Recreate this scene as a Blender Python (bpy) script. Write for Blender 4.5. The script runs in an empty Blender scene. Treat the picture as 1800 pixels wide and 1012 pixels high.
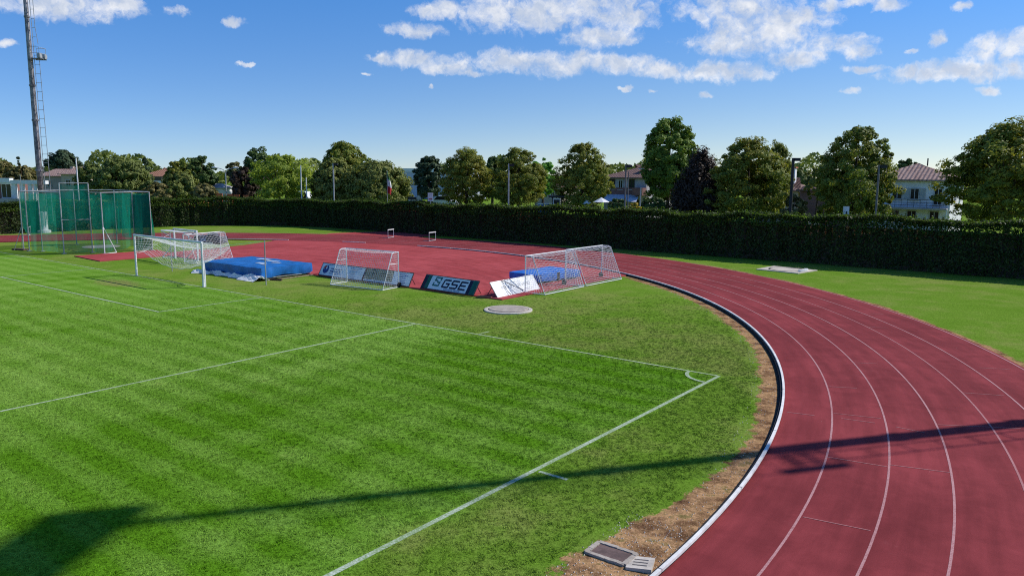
import bpy, math, random
import numpy as np
from mathutils import Vector, Matrix

# ------------------------------------------------------------------ camera
S = bpy.context.scene
COL = S.collection
R_ = math.radians
CAM = np.array([-9.284, 23.185, 6.389])
CR = np.array([-0.79405, -0.60780, 0.00820])
CU = np.array([0.09579, -0.11180, 0.98910])
CF = np.array([0.60026, -0.78618, -0.14700])
F_ = 1349.6
cd = bpy.data.cameras.new("camera"); cam = bpy.data.objects.new("camera", cd); COL.objects.link(cam)
cd.sensor_width = 36; cd.lens = F_ / 1800 * 36; cd.clip_start = 0.1; cd.clip_end = 6000
cam.matrix_world = Matrix(((CR[0], CU[0], -CF[0], CAM[0]), (CR[1], CU[1], -CF[1], CAM[1]),
                           (CR[2], CU[2], -CF[2], CAM[2]), (0, 0, 0, 1)))
S.camera = cam

def ray(px, py):
    return CF + (px - 900) / F_ * CR + (506 - py) / F_ * CU
def at(px, py, depth):
    return CAM + depth * ray(px, py)
def on_y(px, py, Y):
    d = ray(px, py); return CAM + d * ((Y - CAM[1]) / d[1])
def on_z(px, py, z=0.0):
    d = ray(px, py); return CAM + d * ((z - CAM[2]) / d[2])

# ------------------------------------------------------------------ world, sun, exposure
SUN_EL = R_(40.5)
SH = Vector((0.588, 0.809, 0)).normalized()          # direction shadows fall
W = bpy.data.worlds.new("World"); S.world = W; W.use_nodes = True
nt = W.node_tree; nt.nodes.clear()
def N(t, typ, **kw):
    n = t.nodes.new(typ)
    for k, v in kw.items(): setattr(n, k, v)
    return n
def mth(t, op, a, b=None, c=None, clamp=False):
    n = t.nodes.new("ShaderNodeMath"); n.operation = op; n.use_clamp = clamp
    for i, v in enumerate((a, b, c)):
        if v is None: continue
        if isinstance(v, (int, float)): n.inputs[i].default_value = v
        else: t.links.new(v, n.inputs[i])
    return n.outputs[0]
def vmth(t, op, a, b=None):
    n = t.nodes.new("ShaderNodeVectorMath"); n.operation = op
    for i, v in enumerate((a, b)):
        if v is None: continue
        if isinstance(v, (tuple, list, np.ndarray)): n.inputs[i].default_value = tuple(float(q) for q in v)
        else: t.links.new(v, n.inputs[i])
    return n.outputs["Value"] if op in ("DOT_PRODUCT", "LENGTH") else n.outputs[0]
def sstep(t, x, a, b):
    n = t.nodes.new("ShaderNodeMapRange"); n.interpolation_type = 'SMOOTHSTEP'
    n.inputs[1].default_value = a; n.inputs[2].default_value = b
    n.inputs[3].default_value = 0; n.inputs[4].default_value = 1
    t.links.new(x, n.inputs[0]); return n.outputs[0]
def noise(t, vec, scale, detail=4, rough=0.55, dist=0.0):
    n = t.nodes.new("ShaderNodeTexNoise"); n.inputs["Scale"].default_value = scale
    n.inputs["Detail"].default_value = detail; n.inputs["Roughness"].default_value = rough
    n.inputs["Distortion"].default_value = dist
    if vec is not None: t.links.new(vec, n.inputs["Vector"])
    return n
def mixc(t, fac, a, b, mode='MIX'):
    n = t.nodes.new("ShaderNodeMix"); n.data_type = 'RGBA'; n.blend_type = mode; n.clamp_factor = True
    def put(i, v):
        if isinstance(v, (int, float)): n.inputs[i].default_value = v
        elif isinstance(v, tuple): n.inputs[i].default_value = (*v[:3], 1)
        else: t.links.new(v, n.inputs[i])
    put(0, fac); put(6, a); put(7, b)
    return n.outputs[2]

sky = N(nt, "ShaderNodeTexSky", sky_type='NISHITA', sun_disc=False)
sky.sun_elevation = SUN_EL
sky.sun_rotation = math.atan2(-SH.x, -SH.y)
sky.altitude = 0; sky.air_density = 0.6; sky.dust_density = 0.0; sky.ozone_density = 6.0
bg = N(nt, "ShaderNodeBackground"); out = N(nt, "ShaderNodeOutputWorld")
tc = N(nt, "ShaderNodeTexCoord"); D0 = tc.outputs["Generated"]
# grade the clear sky slightly bluer overhead
sx = N(nt, "ShaderNodeSeparateXYZ"); nt.links.new(D0, sx.inputs[0])
low = mixc(nt, sstep(nt, vmth(nt, 'DOT_PRODUCT', D0, (-0.588, -0.809, 0.0)), -0.35, 0.75), (0.90, 0.93, 1.01), (1.24, 0.99, 0.80))   # whiter towards the sun
tint = mixc(nt, sstep(nt, sx.outputs[2], -0.02, 0.34), low, (0.64, 1.30, 1.64))
base = mixc(nt, 1.0, sky.outputs[0], tint, 'MULTIPLY')
SKY_STR = 0.115
# scattered fair-weather clouds over the rest of the sky
zz = mth(nt, 'MAXIMUM', sx.outputs[2], 0.06)
pl = N(nt, "ShaderNodeCombineXYZ")
nt.links.new(mth(nt, 'DIVIDE', sx.outputs[0], zz), pl.inputs[0]); nt.links.new(mth(nt, 'DIVIDE', sx.outputs[1], zz), pl.inputs[1])
gen = noise(nt, pl.outputs[0], 0.75, 4, 0.6)
gcol = mixc(nt, mth(nt, 'MULTIPLY', sstep(nt, gen.outputs["Fac"], 0.56, 0.70), 0.9), base, tuple(0.85/SKY_STR for _ in range(3)))
nt.links.new(gcol, bg.inputs[0]); bg.inputs[1].default_value = SKY_STR
# the clouds in front of the camera: ragged ellipses, outlines bent by noise
nz1 = noise(nt, D0, 24, 5, 0.60); nz2 = noise(nt, D0, 85, 4, 0.6)
off = vmth(nt, 'MULTIPLY', vmth(nt, 'SUBTRACT', nz1.outputs["Color"], (0.5, 0.5, 0.5)), (0.036, 0.036, 0.020))
off2 = vmth(nt, 'MULTIPLY', vmth(nt, 'SUBTRACT', nz2.outputs["Color"], (0.5, 0.5, 0.5)), (0.012, 0.012, 0.009))
DD = vmth(nt, 'ADD', vmth(nt, 'ADD', D0, off), off2)
CLOUDS = [  # cloud centre and half sizes, in units of 1/1350 rad
 (780,18,55,13),(880,22,75,30),(950,28,85,26),(1045,10,110,24),(1090,24,62,22),(722,53,46,13),(1055,66,68,16),
 (662,101,20,8),(725,105,62,14),(790,118,50,12),(815,129,46,6),(890,108,80,19),(985,110,100,19),(1075,112,66,15),
 (1290,12,92,26),(1340,46,88,36),(1300,74,85,22),(1400,34,62,17),(1465,76,48,14),(1510,95,22,13),(1400,102,48,17),
 (1170,124,58,12),(1270,127,86,17),(1455,8,20,11),(1500,2,22,8),(1557,7,24,11),(1525,122,36,6),(1650,69,13,13),
 (1640,128,78,13),(1720,122,85,16),(1735,158,17,7),(1765,84,48,20),(1795,70,36,14),(1240,171,11,5),(1607,93,10,4),
 (95,8,88,21),(210,10,36,17),(317,20,22,9),(411,38,15,9),(430,114,13,4),(8,75,12,6),(1105,155,15,4),(1152,162,10,3),
 (757,154,6,4),(1690,12,16,7),(640,128,10,3),(1500,160,16,5)]
Fld = None; Fup = None
for (px, py, hw, hh) in CLOUDS:
    c = ray(px, py); c = c / np.linalg.norm(c)
    r = np.cross(c, [0, 0, 1.0]); r /= np.linalg.norm(r); u = np.cross(r, c)
    a = vmth(nt, 'DOT_PRODUCT', DD, r / (hw * 1.12 / F_)); b = vmth(nt, 'DOT_PRODUCT', DD, u / (hh * 1.15 / F_))
    q = mth(nt, 'MULTIPLY_ADD', b, b, mth(nt, 'MULTIPLY', a, a))
    Fld = q if Fld is None else mth(nt, 'SMOOTH_MIN', Fld, q, 0.5)
inview = mth(nt, 'SUBTRACT', 1.0, Fld)
fine = noise(nt, DD, 48, 7, 0.62)
dens = sstep(nt, mth(nt, 'ADD', inview, mth(nt, 'MULTIPLY_ADD', fine.outputs["Fac"], 3.0, -1.45)), -0.15, 1.35)
nA = noise(nt, DD, 36, 6, 0.58).outputs["Fac"]; nB = noise(nt, vmth(nt, 'ADD', DD, (-0.004, -0.006, 0.010)), 36, 6, 0.58).outputs["Fac"]
lit = mth(nt, 'MULTIPLY_ADD', mth(nt, 'SUBTRACT', nA, nB), 2.6, 0.72)
lit = mth(nt, 'SUBTRACT', lit, mth(nt, 'MULTIPLY', sstep(nt, mth(nt, 'MULTIPLY_ADD', inview, 0.3, noise(nt, vmth(nt, 'MULTIPLY', DD, (1.0, 1.0, 2.2)), 15, 3, 0.5).outputs["Fac"]), 0.50, 0.85), 0.55), None, True)
ccol = mixc(nt, lit, (0.58, 0.65, 0.78), (0.97, 0.97, 0.98))
cl = mixc(nt, 1.0, ccol, (1.0 / SKY_STR,) * 3, 'MULTIPLY')
bg2 = N(nt, "ShaderNodeBackground"); bg2.inputs[1].default_value = SKY_STR
nt.links.new(mixc(nt, mth(nt, 'MULTIPLY', dens, 0.93), base, cl), bg2.inputs[0])
fw = CF.copy(); fw[2] = 0.06; fw /= np.linalg.norm(fw)
sect = mth(nt, 'MULTIPLY', mth(nt, 'GREATER_THAN', vmth(nt, 'DOT_PRODUCT', D0, fw), 0.76), mth(nt, 'GREATER_THAN', sx.outputs[2], 0.0))
mxs = N(nt, "ShaderNodeMixShader"); nt.links.new(sect, mxs.inputs[0]); nt.links.new(bg.outputs[0], mxs.inputs[1]); nt.links.new(bg2.outputs[0], mxs.inputs[2])
nt.links.new(mxs.outputs[0], out.inputs[0])

sl = bpy.data.lights.new("sun", 'SUN'); sl.energy = 4.6; sl.angle = R_(0.53); sl.color = (1.0, 0.955, 0.88)
so = bpy.data.objects.new("sun", sl); COL.objects.link(so)
so.rotation_euler = Vector((SH.x * math.cos(SUN_EL), SH.y * math.cos(SUN_EL), -math.sin(SUN_EL))).to_track_quat('-Z', 'Y').to_euler()
S.view_settings.view_transform = 'Standard'; S.view_settings.look = 'None'
S.view_settings.exposure = 0.0; S.view_settings.gamma = 1; S.view_settings.use_curve_mapping = False
S.render.engine = 'CYCLES'
S.cycles.max_bounces = 6; S.cycles.transparent_max_bounces = 24; S.cycles.use_denoising = False; S.cycles.filter_width = 1.1
S.cycles.diffuse_bounces = 3

# ------------------------------------------------------------------ helpers
def tag(o, label=None, cat=None, group=None, kind=None):
    if label: o['label'] = label
    if cat: o['category'] = cat
    if group: o['group'] = group
    if kind: o['kind'] = kind
    return o
def thing(name, label, cat, loc=(0, 0, 0), rz=0.0, group=None):
    o = bpy.data.objects.new(name, None); COL.objects.link(o); o.empty_display_size = 0.3
    o.location = tuple(float(v) for v in loc); o.rotation_euler = (0, 0, rz)
    return tag(o, label, cat, group)
def link(name, me, parent=None, loc=None):
    o = bpy.data.objects.new(name, me); COL.objects.link(o)
    if parent is not None: o.parent = parent
    if loc is not None: o.location = tuple(float(v) for v in loc)
    return o
def copy_tree(o, parent=None):
    c = o.copy(); COL.objects.link(c); c.parent = parent
    for ch in list(o.children): copy_tree(ch, c)
    return c

class MB:
    def __init__(s): s.v = []; s.f = []; s.m = []; s.mi = 0
    def quad(s, a, b, c, d):
        n = len(s.v); s.v += [tuple(map(float, p)) for p in (a, b, c, d)]; s.f.append((n, n+1, n+2, n+3)); s.m.append(s.mi); return s
    def poly(s, pts):
        n = len(s.v); s.v += [tuple(map(float, p)) for p in pts]; s.f.append(tuple(range(n, n+len(pts)))); s.m.append(s.mi); return s
    def box(s, c, d, rz=0.0):
        hx, hy, hz = d[0]/2, d[1]/2, d[2]/2; ca, sa = math.cos(rz), math.sin(rz); n = len(s.v)
        for x, y, z in ((-1,-1,-1),(1,-1,-1),(1,1,-1),(-1,1,-1),(-1,-1,1),(1,-1,1),(1,1,1),(-1,1,1)):
            X, Y = x*hx, y*hy
            s.v.append((c[0]+X*ca-Y*sa, c[1]+X*sa+Y*ca, c[2]+z*hz))
        for f in ((0,3,2,1),(4,5,6,7),(0,1,5,4),(1,2,6,5),(2,3,7,6),(3,0,4,7)):
            s.f.append(tuple(n+i for i in f)); s.m.append(s.mi)
        return s
    def prism(s, pts, z0, z1):
        """extrude a flat CCW outline"""
        n = len(s.v); k = len(pts)
        s.v += [(float(p[0]), float(p[1]), z0) for p in pts] + [(float(p[0]), float(p[1]), z1) for p in pts]
        s.f.append(tuple(n+k+i for i in range(k))); s.m.append(s.mi)
        s.f.append(tuple(n+k-1-i for i in range(k))); s.m.append(s.mi)
        for i in range(k):
            j = (i+1) % k; s.f.append((n+i, n+j, n+k+j, n+k+i)); s.m.append(s.mi)
        return s
    def tube(s, pts, rad, sides=6, caps=True):
        pts = [Vector(tuple(map(float, p))) for p in pts]
        rad = [rad]*len(pts) if isinstance(rad, (int, float)) else rad
        n0 = len(s.v); prev = None
        for i, p in enumerate(pts):
            t = (pts[min(i+1, len(pts)-1)] - pts[max(i-1, 0)]).normalized()
            if prev is None:
                ref = Vector((0, 0, 1)) if abs(t.z) < 0.9 else Vector((1, 0, 0)); a = t.cross(ref).normalized()
            else:
                a = (prev - t*prev.dot(t)); a = a.normalized() if a.length > 1e-6 else t.orthogonal().normalized()
            b = t.cross(a); prev = a
            for k in range(sides):
                w = 2*math.pi*(k+0.5)/sides; s.v.append(tuple(p + a*(math.cos(w)*rad[i]) + b*(math.sin(w)*rad[i])))
        for i in range(len(pts)-1):
            for k in range(sides):
                k2 = (k+1) % sides; a0 = n0+i*sides; a1 = a0+sides
                s.f.append((a0+k, a0+k2, a1+k2, a1+k)); s.m.append(s.mi)
        if caps and sides > 2:
            s.f.append(tuple(n0+sides-1-k for k in range(sides))); s.m.append(s.mi)
            e = n0+(len(pts)-1)*sides; s.f.append(tuple(e+k for k in range(sides))); s.m.append(s.mi)
        return s
    def lathe(s, prof, sides=24, c=(0, 0, 0)):
        n0 = len(s.v)
        for r, z in prof:
            for k in range(sides):
                w = 2*math.pi*k/sides; s.v.append((c[0]+r*math.cos(w), c[1]+r*math.sin(w), c[2]+z))
        for i in range(len(prof)-1):
            for k in range(sides):
                k2 = (k+1) % sides; a0 = n0+i*sides; a1 = a0+sides
                s.f.append((a0+k, a0+k2, a1+k2, a1+k)); s.m.append(s.mi)
        s.f.append(tuple(n0+sides-1-k for k in range(sides))); s.m.append(s.mi)
        e = n0+(len(prof)-1)*sides; s.f.append(tuple(e+k for k in range(sides))); s.m.append(s.mi)
        return s
    def mesh(s, name, mats, smooth=False):
        me = bpy.data.meshes.new(name); me.from_pydata(s.v, [], s.f)
        for m in (mats if isinstance(mats, (list, tuple)) else [mats]): me.materials.append(m)
        if s.mi or any(s.m): me.polygons.foreach_set("material_index", s.m)
        if smooth: me.polygons.foreach_set("use_smooth", [True]*len(s.f))
        me.update(); return me
    def build(s, name, mats, parent=None, loc=None, smooth=False):
        return link(name, s.mesh(name, mats, smooth), parent, loc)

def struct(o): return tag(o, kind='structure')

# ------------------------------------------------------------------ materials
def new_mat(name, rough=0.8, spec=0.3):
    m = bpy.data.materials.new(name); m.use_nodes = True; t = m.node_tree
    b = t.nodes["Principled BSDF"]; b.inputs["Roughness"].default_value = rough
    b.inputs["Specular IOR Level"].default_value = spec
    return m, t, b
def bump(t, b, h, strength=0.3, dist=0.02):
    n = t.nodes.new("ShaderNodeBump"); n.inputs["Strength"].default_value = strength; n.inputs["Distance"].default_value = dist
    t.links.new(h, n.inputs["Height"]); t.links.new(n.outputs[0], b.inputs["Normal"])
def plain(name, col, rough=0.6, var=0.12, scale=4.0, spec=0.3, metal=0.0, col2=None, bs=0.0):
    """painted / metal / plaster surface with mottling and dirt"""
    m, t, b = new_mat(name, rough, spec); b.inputs["Metallic"].default_value = metal
    tcn = t.nodes.new("ShaderNodeTexCoord"); v = tcn.outputs["Object"]
    n1 = noise(t, v, scale, 6, 0.65)
    dark = tuple(c*(1-var*2) for c in col) if col2 is None else col2
    lite = tuple(min(1, c*(1+var)) for c in col)
    c = mixc(t, sstep(t, n1.outputs["Fac"], 0.32, 0.68), dark, lite)
    t.links.new(c, b.inputs["Base Color"])
    if bs: bump(t, b, noise(t, v, scale*8, 4).outputs["Fac"], bs, 0.01)
    return m
KC = (33.54, 12.56); KR = 37.76; RO = 45.85

def ground_colour(t):
    """grass / bare soil colour from real ground position"""
    g = t.nodes.new("ShaderNodeNewGeometry"); P = g.outputs["Position"]
    s = t.nodes.new("ShaderNodeSeparateXYZ"); t.links.new(P, s.inputs[0]); X, Y = s.outputs[0], s.outputs[1]
    fl = t.nodes.new("ShaderNodeCombineXYZ"); t.links.new(X, fl.inputs[0]); t.links.new(Y, fl.inputs[1]); P = fl.outputs[0]
    big = noise(t, P, 0.11, 4, 0.6).outputs["Fac"]; mid = noise(t, P, 0.55, 5, 0.62).outputs["Fac"]
    sm = noise(t, P, 3.2, 5, 0.65).outputs["Fac"]; fi = noise(t, P, 22, 3, 0.7).outputs["Fac"]
    wob = noise(t, P, 0.30, 3).outputs["Fac"]
    # pitch area
    inp = mth(t, 'MULTIPLY', sstep(t, mth(t, 'MULTIPLY_ADD', wob, 1.6, X), 0.3, 1.3), sstep(t, mth(t, 'MULTIPLY_ADD', wob, 1.6, Y), 0.3, 1.3))
    st1 = mth(t, 'SINE', mth(t, 'MULTIPLY_ADD', wob, 1.0, mth(t, 'MULTIPLY', Y, 2*math.pi/1.15)))
    st2 = mth(t, 'SINE', mth(t, 'MULTIPLY_ADD', wob, 1.6, mth(t, 'MULTIPLY', X, 2*math.pi/2.2)))
    st1 = mth(t, 'MULTIPLY_ADD', sstep(t, st1, -0.6, 0.6), 2.0, -1.0)
    amp2 = sstep(t, noise(t, P, 0.09, 2).outputs["Fac"], 0.40, 0.62)
    stripes = mth(t, 'ADD', mth(t, 'MULTIPLY', st1, mth(t, 'MULTIPLY_ADD', noise(t, P, 0.16, 3).outputs["Fac"], 0.34, -0.04)), mth(t, 'MULTIPLY', mth(t, 'MULTIPLY', st2, 0.15), amp2))
    # the paler mown sector inside the corner quarter
    sect = mth(t, 'MULTIPLY', sstep(t, mth(t, 'MULTIPLY_ADD', wob, 2.0, X), 10.6, 12.0), sstep(t, mth(t, 'MULTIPLY_ADD', wob, 2.0, X), 22, 15))
    lush = mth(t, 'ADD', mth(t, 'ADD', mth(t, 'MULTIPLY_ADD', big, 1.3, -0.22), stripes), mth(t, 'MULTIPLY_ADD', mid, 0.6, -0.30))
    corner = sstep(t, mth(t, 'MULTIPLY_ADD', wob, 2.0, X), 12.0, 10.4)
    lush = mth(t, 'ADD', lush, mth(t, 'MULTIPLY_ADD', sect, 0.14, mth(t, 'MULTIPLY', corner, -0.20)), None, True)
    cp = mixc(t, lush, GR_DARK, GR_LITE)
    dryf = sstep(t, mth(t, 'MULTIPLY_ADD', mid, 0.55, mth(t, 'MULTIPLY', big, 0.6)), 0.50, 0.72)
    co = mixc(t, mth(t, 'MULTIPLY_ADD', mid, 0.9, mth(t, 'MULTIPLY_ADD', sm, 0.5, -0.25), True), GR_OUT1, GR_OUT2)
    co = mixc(t, mth(t, 'MULTIPLY', dryf, 0.5), co, GR_DRY)
    c = mixc(t, inp, co, cp)
    spk = sstep(t, mth(t, 'MULTIPLY_ADD', sm, 0.7, mth(t, 'MULTIPLY', mid, 0.55)), 0.70, 0.88)
    c = mixc(t, mth(t, 'MULTIPLY', spk, 0.35), c, GR_DRY)
    # worn goal mouth and spots
    gx = mth(t, 'DIVIDE', mth(t, 'SUBTRACT', X, 35.2), 3.0); gy = mth(t, 'DIVIDE', mth(t, 'SUBTRACT', Y, 2.3), 1.3)
    gm = mth(t, 'SUBTRACT', 1.0, mth(t, 'MULTIPLY_ADD', gx, gx, mth(t, 'MULTIPLY', gy, gy)))
    gm = sstep(t, mth(t, 'MULTIPLY_ADD', mth(t, 'SUBTRACT', sm, 0.5), 2.4, gm), 0.15, 1.2)
    c = mixc(t, mth(t, 'MULTIPLY', gm, 0.75), c, (0.24, 0.20, 0.10))
    # bare soil along the kerb, both sides of the track
    dx = mth(t, 'SUBTRACT', X, KC[0]); dy = mth(t, 'MINIMUM', mth(t, 'SUBTRACT', Y, KC[1]), 0.0)
    rr = mth(t, 'SQRT', mth(t, 'MULTIPLY_ADD', dx, dx, mth(t, 'MULTIPLY', dy, dy)))
    din = mth(t, 'SUBTRACT', KR, rr); dout = mth(t, 'SUBTRACT', rr, RO)
    wid = mth(t, 'ADD', mth(t, 'MULTIPLY_ADD', wob, 1.0, 0.14), mth(t, 'MULTIPLY', sstep(t, Y, 7.5, 12.5), 0.75))
    wid = mth(t, 'ADD', wid, mth(t, 'MULTIPLY_ADD', sm, 0.9, -0.45)); wid = mth(t, 'ADD', wid, mth(t, 'MULTIPLY_ADD', fi, 0.3, -0.15))
    right = sstep(t, X, 19.0, 12.0)
    s_in = mth(t, 'MULTIPLY', mth(t, 'MULTIPLY', sstep(t, mth(t, 'SUBTRACT', wid, din), -0.06, 0.06), sstep(t, din, -0.6, -0.5)), right)
    wo = mth(t, 'ADD', mth(t, 'MULTIPLY_ADD', wob, 0.8, 0.02), mth(t, 'MULTIPLY_ADD', sm, 0.5, -0.3))
    s_out = mth(t, 'MULTIPLY', sstep(t, mth(t, 'SUBTRACT', wo, dout), -0.06, 0.06), sstep(t, dout, -0.6, -0.5))
    soilm = mth(t, 'MAXIMUM', s_in, s_out)
    sn = noise(t, P, 1.5, 7, 0.72).outputs["Fac"]
    soil = mixc(t, sstep(t, sn, 0.38, 0.62), (0.120, 0.062, 0.040), (0.43, 0.255, 0.150))
    soil = mixc(t, sstep(t, noise(t, P, 30, 3, 0.7).outputs["Fac"], 0.55, 0.75), soil, (0.58, 0.40, 0.26))
    edge = mth(t, 'MULTIPLY', sstep(t, sn, 0.57, 0.64), 0.65)
    soil = mixc(t, edge, soil, (0.07, 0.085, 0.025))
    c = mixc(t, soilm, c, soil)
    fv = mixc(t, mth(t, 'MULTIPLY_ADD', sstep(t, fi, 0.30, 0.70), 0.6, mth(t, 'MULTIPLY', sstep(t, noise(t, P, 9, 4, 0.7).outputs["Fac"], 0.32, 0.68), 0.4)), (0.55, 0.58, 0.40), (1.62, 1.58, 1.40))
    c = mixc(t, 1.0, c, fv, 'MULTIPLY')
    return c, P, soilm
GR_DARK = (0.082, 0.202, 0.012); GR_LITE = (0.205, 0.345, 0.074)
GR_OUT1 = (0.084, 0.182, 0.014); GR_OUT2 = (0.172, 0.268, 0.048); GR_DRY = (0.225, 0.230, 0.085)
def grass_mat(name, tuft=False):
    m, t, b = new_mat(name, 1.0, 0.0)
    c, P, soilm = ground_colour(t)
    if tuft:
        oi = t.nodes.new("ShaderNodeObjectInfo")
        c = mixc(t, 1.0, c, mixc(t, oi.outputs["Random"], (1.00, 1.06, 0.90), (1.80, 1.76, 1.62)), 'MULTIPLY')
    else:
        f = noise(t, P, 9, 6, 0.75).outputs["Fac"]; f2 = noise(t, P, 45, 3, 0.7).outputs["Fac"]
        bump(t, b, mth(t, 'MULTIPLY_ADD', f2, 0.8, f), 0.5, 0.035)
    t.links.new(c, b.inputs["Base Color"])
    if tuft:
        up = t.nodes.new("ShaderNodeCombineXYZ"); up.inputs[2].default_value = 1.0
        gn = t.nodes.new("ShaderNodeNewGeometry"); mixn = vmth(t, 'NORMALIZE', vmth(t, 'ADD', up.outputs[0], vmth(t, 'MULTIPLY', gn.outputs["Normal"], (0.5, 0.5, 0.5))))
        t.links.new(mixn, b.inputs["Normal"])
    return m
M = {}
M['grass'] = grass_mat("grass"); M['tuft'] = grass_mat("grass_blades", True)

def red_mat(name, c1, c2, c3):
    m, t, b = new_mat(name, 0.95, 0.08)
    g = t.nodes.new("ShaderNodeNewGeometry"); P = g.outputs["Position"]
    big = noise(t, P, 0.18, 5, 0.6).outputs["Fac"]; mid = noise(t, P, 1.3, 6, 0.65, 0.6).outputs["Fac"]
    fi = noise(t, P, 60, 3, 0.8).outputs["Fac"]
    c = mixc(t, sstep(t, mth(t, 'MULTIPLY_ADD', mid, 0.5, mth(t, 'MULTIPLY', big, 0.7)), 0.42, 0.78), c1, c2)
    c = mixc(t, mth(t, 'MULTIPLY', sstep(t, noise(t, P, 0.9, 7, 0.75, 1.5).outputs["Fac"], 0.60, 0.80), 0.5), c, c3)
    sp_ = t.nodes.new("ShaderNodeSeparateXYZ"); t.links.new(P, sp_.inputs[0])
    dx = mth(t, 'SUBTRACT', sp_.outputs[0], KC[0]); dy = mth(t, 'SUBTRACT', sp_.outputs[1], KC[1])
    rad_ = mth(t, 'SQRT', mth(t, 'MULTIPLY_ADD', dx, dx, mth(t, 'MULTIPLY', dy, dy))); cb = t.nodes.new("ShaderNodeCombineXYZ")
    t.links.new(mth(t, 'MULTIPLY', rad_, 2.4), cb.inputs[0]); t.links.new(mth(t, 'MULTIPLY', mth(t, 'ARCTAN2', dy, dx), 9.0), cb.inputs[1])
    stk = noise(t, cb.outputs[0], 1.0, 5, 0.6).outputs["Fac"]
    c = mixc(t, 1.0, c, mixc(t, sstep(t, stk, 0.30, 0.70), (0.84, 0.84, 0.84), (1.16, 1.18, 1.18)), 'MULTIPLY')
    wear = sstep(t, mth(t, 'SUBTRACT', 2.2, mth(t, 'ABSOLUTE', mth(t, 'SUBTRACT', rad_, KR+0.65))), 1.7, 2.2)
    c = mixc(t, mth(t, 'MULTIPLY', wear, mth(t, 'MULTIPLY', mid, 0.55)), c, c1)
    scf = noise(t, P, 3.1, 8, 0.8, 2.5).outputs["Fac"]
    c = mixc(t, mth(t, 'MULTIPLY', sstep(t, scf, 0.64, 0.74), 0.35), c, c3)
    c = mixc(t, 1.0, c, mixc(t, fi, (0.55, 0.55, 0.55), (1.45, 1.45, 1.45)), 'MULTIPLY')
    c = mixc(t, sstep(t, noise(t, P, 8, 2, 0.5).outputs["Fac"], 0.80, 0.83), c, (0.5, 0.38, 0.34))
    t.links.new(c, b.inputs["Base Color"]); bump(t, b, fi, 0.5, 0.006)
    return m
M['track'] = red_mat("track_rubber", (0.180, 0.029, 0.033), (0.268, 0.046, 0.051), (0.33, 0.095, 0.10))
M['apron'] = red_mat("apron_rubber", (0.31, 0.048, 0.050), (0.41, 0.074, 0.078), (0.43, 0.14, 0.14))
def paint_mat(name, paint, under, lo, hi, scale):
    m, t, b = new_mat(name, 0.85, 0.2)
    g = t.nodes.new("ShaderNodeNewGeometry"); P = g.outputs["Position"]
    n1 = noise(t, P, scale, 4, 0.75).outputs["Fac"]; n2 = noise(t, P, 0.6, 3).outputs["Fac"]
    f = sstep(t, mth(t, 'MULTIPLY_ADD', n2, 0.35, n1), lo, hi)
    t.links.new(mixc(t, f, under, paint), b.inputs["Base Color"]); return m
M['line'] = paint_mat("pitch_paint", (0.60, 0.64, 0.58), (0.17, 0.27, 0.09), 0.48, 0.98, 20)
M['line_thin'] = paint_mat("pitch_paint_faint", (0.52, 0.58, 0.44), (0.16, 0.25, 0.07), 0.46, 0.90, 14)
M['lane'] = paint_mat("lane_paint", (0.50, 0.27, 0.27), (0.27, 0.075, 0.08), 0.36, 0.84, 30)
M['lane_far'] = paint_mat("lane_paint_faint", (0.44, 0.20, 0.20), (0.25, 0.055, 0.06), 0.35, 0.80, 30)
M['white'] = plain("white_paint", (0.74, 0.75, 0.76), 0.45, 0.07, 3.0)
M['kerb_white'] = plain("kerb_white", (0.78, 0.76, 0.73), 0.7, 0.10, 3.0)
M['kerb_dark'] = plain("kerb_dark", (0.030, 0.028, 0.030), 0.9, 0.3, 5.0)
M['galv'] = plain("galvanised_steel", (0.42, 0.43, 0.44), 0.5, 0.15, 5.0, metal=0.4)
M['mast'] = plain("mast_steel", (0.30, 0.285, 0.29), 0.6, 0.3, 2.2, metal=0.3)
M['dark'] = plain("dark_metal", (0.03, 0.03, 0.032), 0.6, 0.2)
M['post'] = plain("lamp_post_grey", (0.17, 0.165, 0.16), 0.6, 0.15)
M['net_w'] = plain("white_net_cord", (0.78, 0.78, 0.78), 0.8, 0.05)
M['blue'] = plain("blue_tarpaulin", (0.012, 0.135, 0.42), 0.42, 0.16, 1.4, 0.4, bs=0.25)
M['blue2'] = plain("blue_mat_cover", (0.030, 0.175, 0.62), 0.45, 0.14, 2.0, 0.4, bs=0.2)
M['navy'] = plain("navy_sheet", (0.015, 0.025, 0.06), 0.5, 0.3, 3.0)
M['pale'] = plain("pale_print", (0.50, 0.60, 0.72), 0.6, 0.1)
M['sheet'] = plain("white_sheet", (0.78, 0.79, 0.80), 0.7, 0.08, 4.0)
M['wood'] = plain("weathered_wood", (0.30, 0.22, 0.15), 0.85, 0.2, 6.0)
M['rust'] = plain("rusty_steel", (0.10, 0.06, 0.045), 0.85, 0.3, 9.0)
M['concrete'] = plain("concrete", (0.40, 0.345, 0.29), 0.9, 0.14, 5.0, bs=0.3)
M['conc_lite'] = plain("pale_concrete", (0.56, 0.50, 0.43), 0.9, 0.12, 3.0, bs=0.2)
M['lid'] = plain("cast_iron_lid", (0.150, 0.098, 0.085), 0.7, 0.18, 4.0, bs=0.2)
M['board'] = plain("board_face", (0.80, 0.82, 0.86), 0.5, 0.04, 2.0)
M['board_w'] = plain("board_face_white", (0.80, 0.81, 0.82), 0.5, 0.04, 2.0)
M['board_dk'] = plain("board_dark_blue", (0.008, 0.012, 0.04), 0.5, 0.1)
M['board_gr'] = plain("board_green", (0.005, 0.12, 0.085), 0.5, 0.1)
M['board_te'] = plain("board_teal", (0.01, 0.15, 0.14), 0.5, 0.1)
M['board_be'] = plain("board_beige", (0.33, 0.27, 0.17), 0.5, 0.12)
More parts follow.
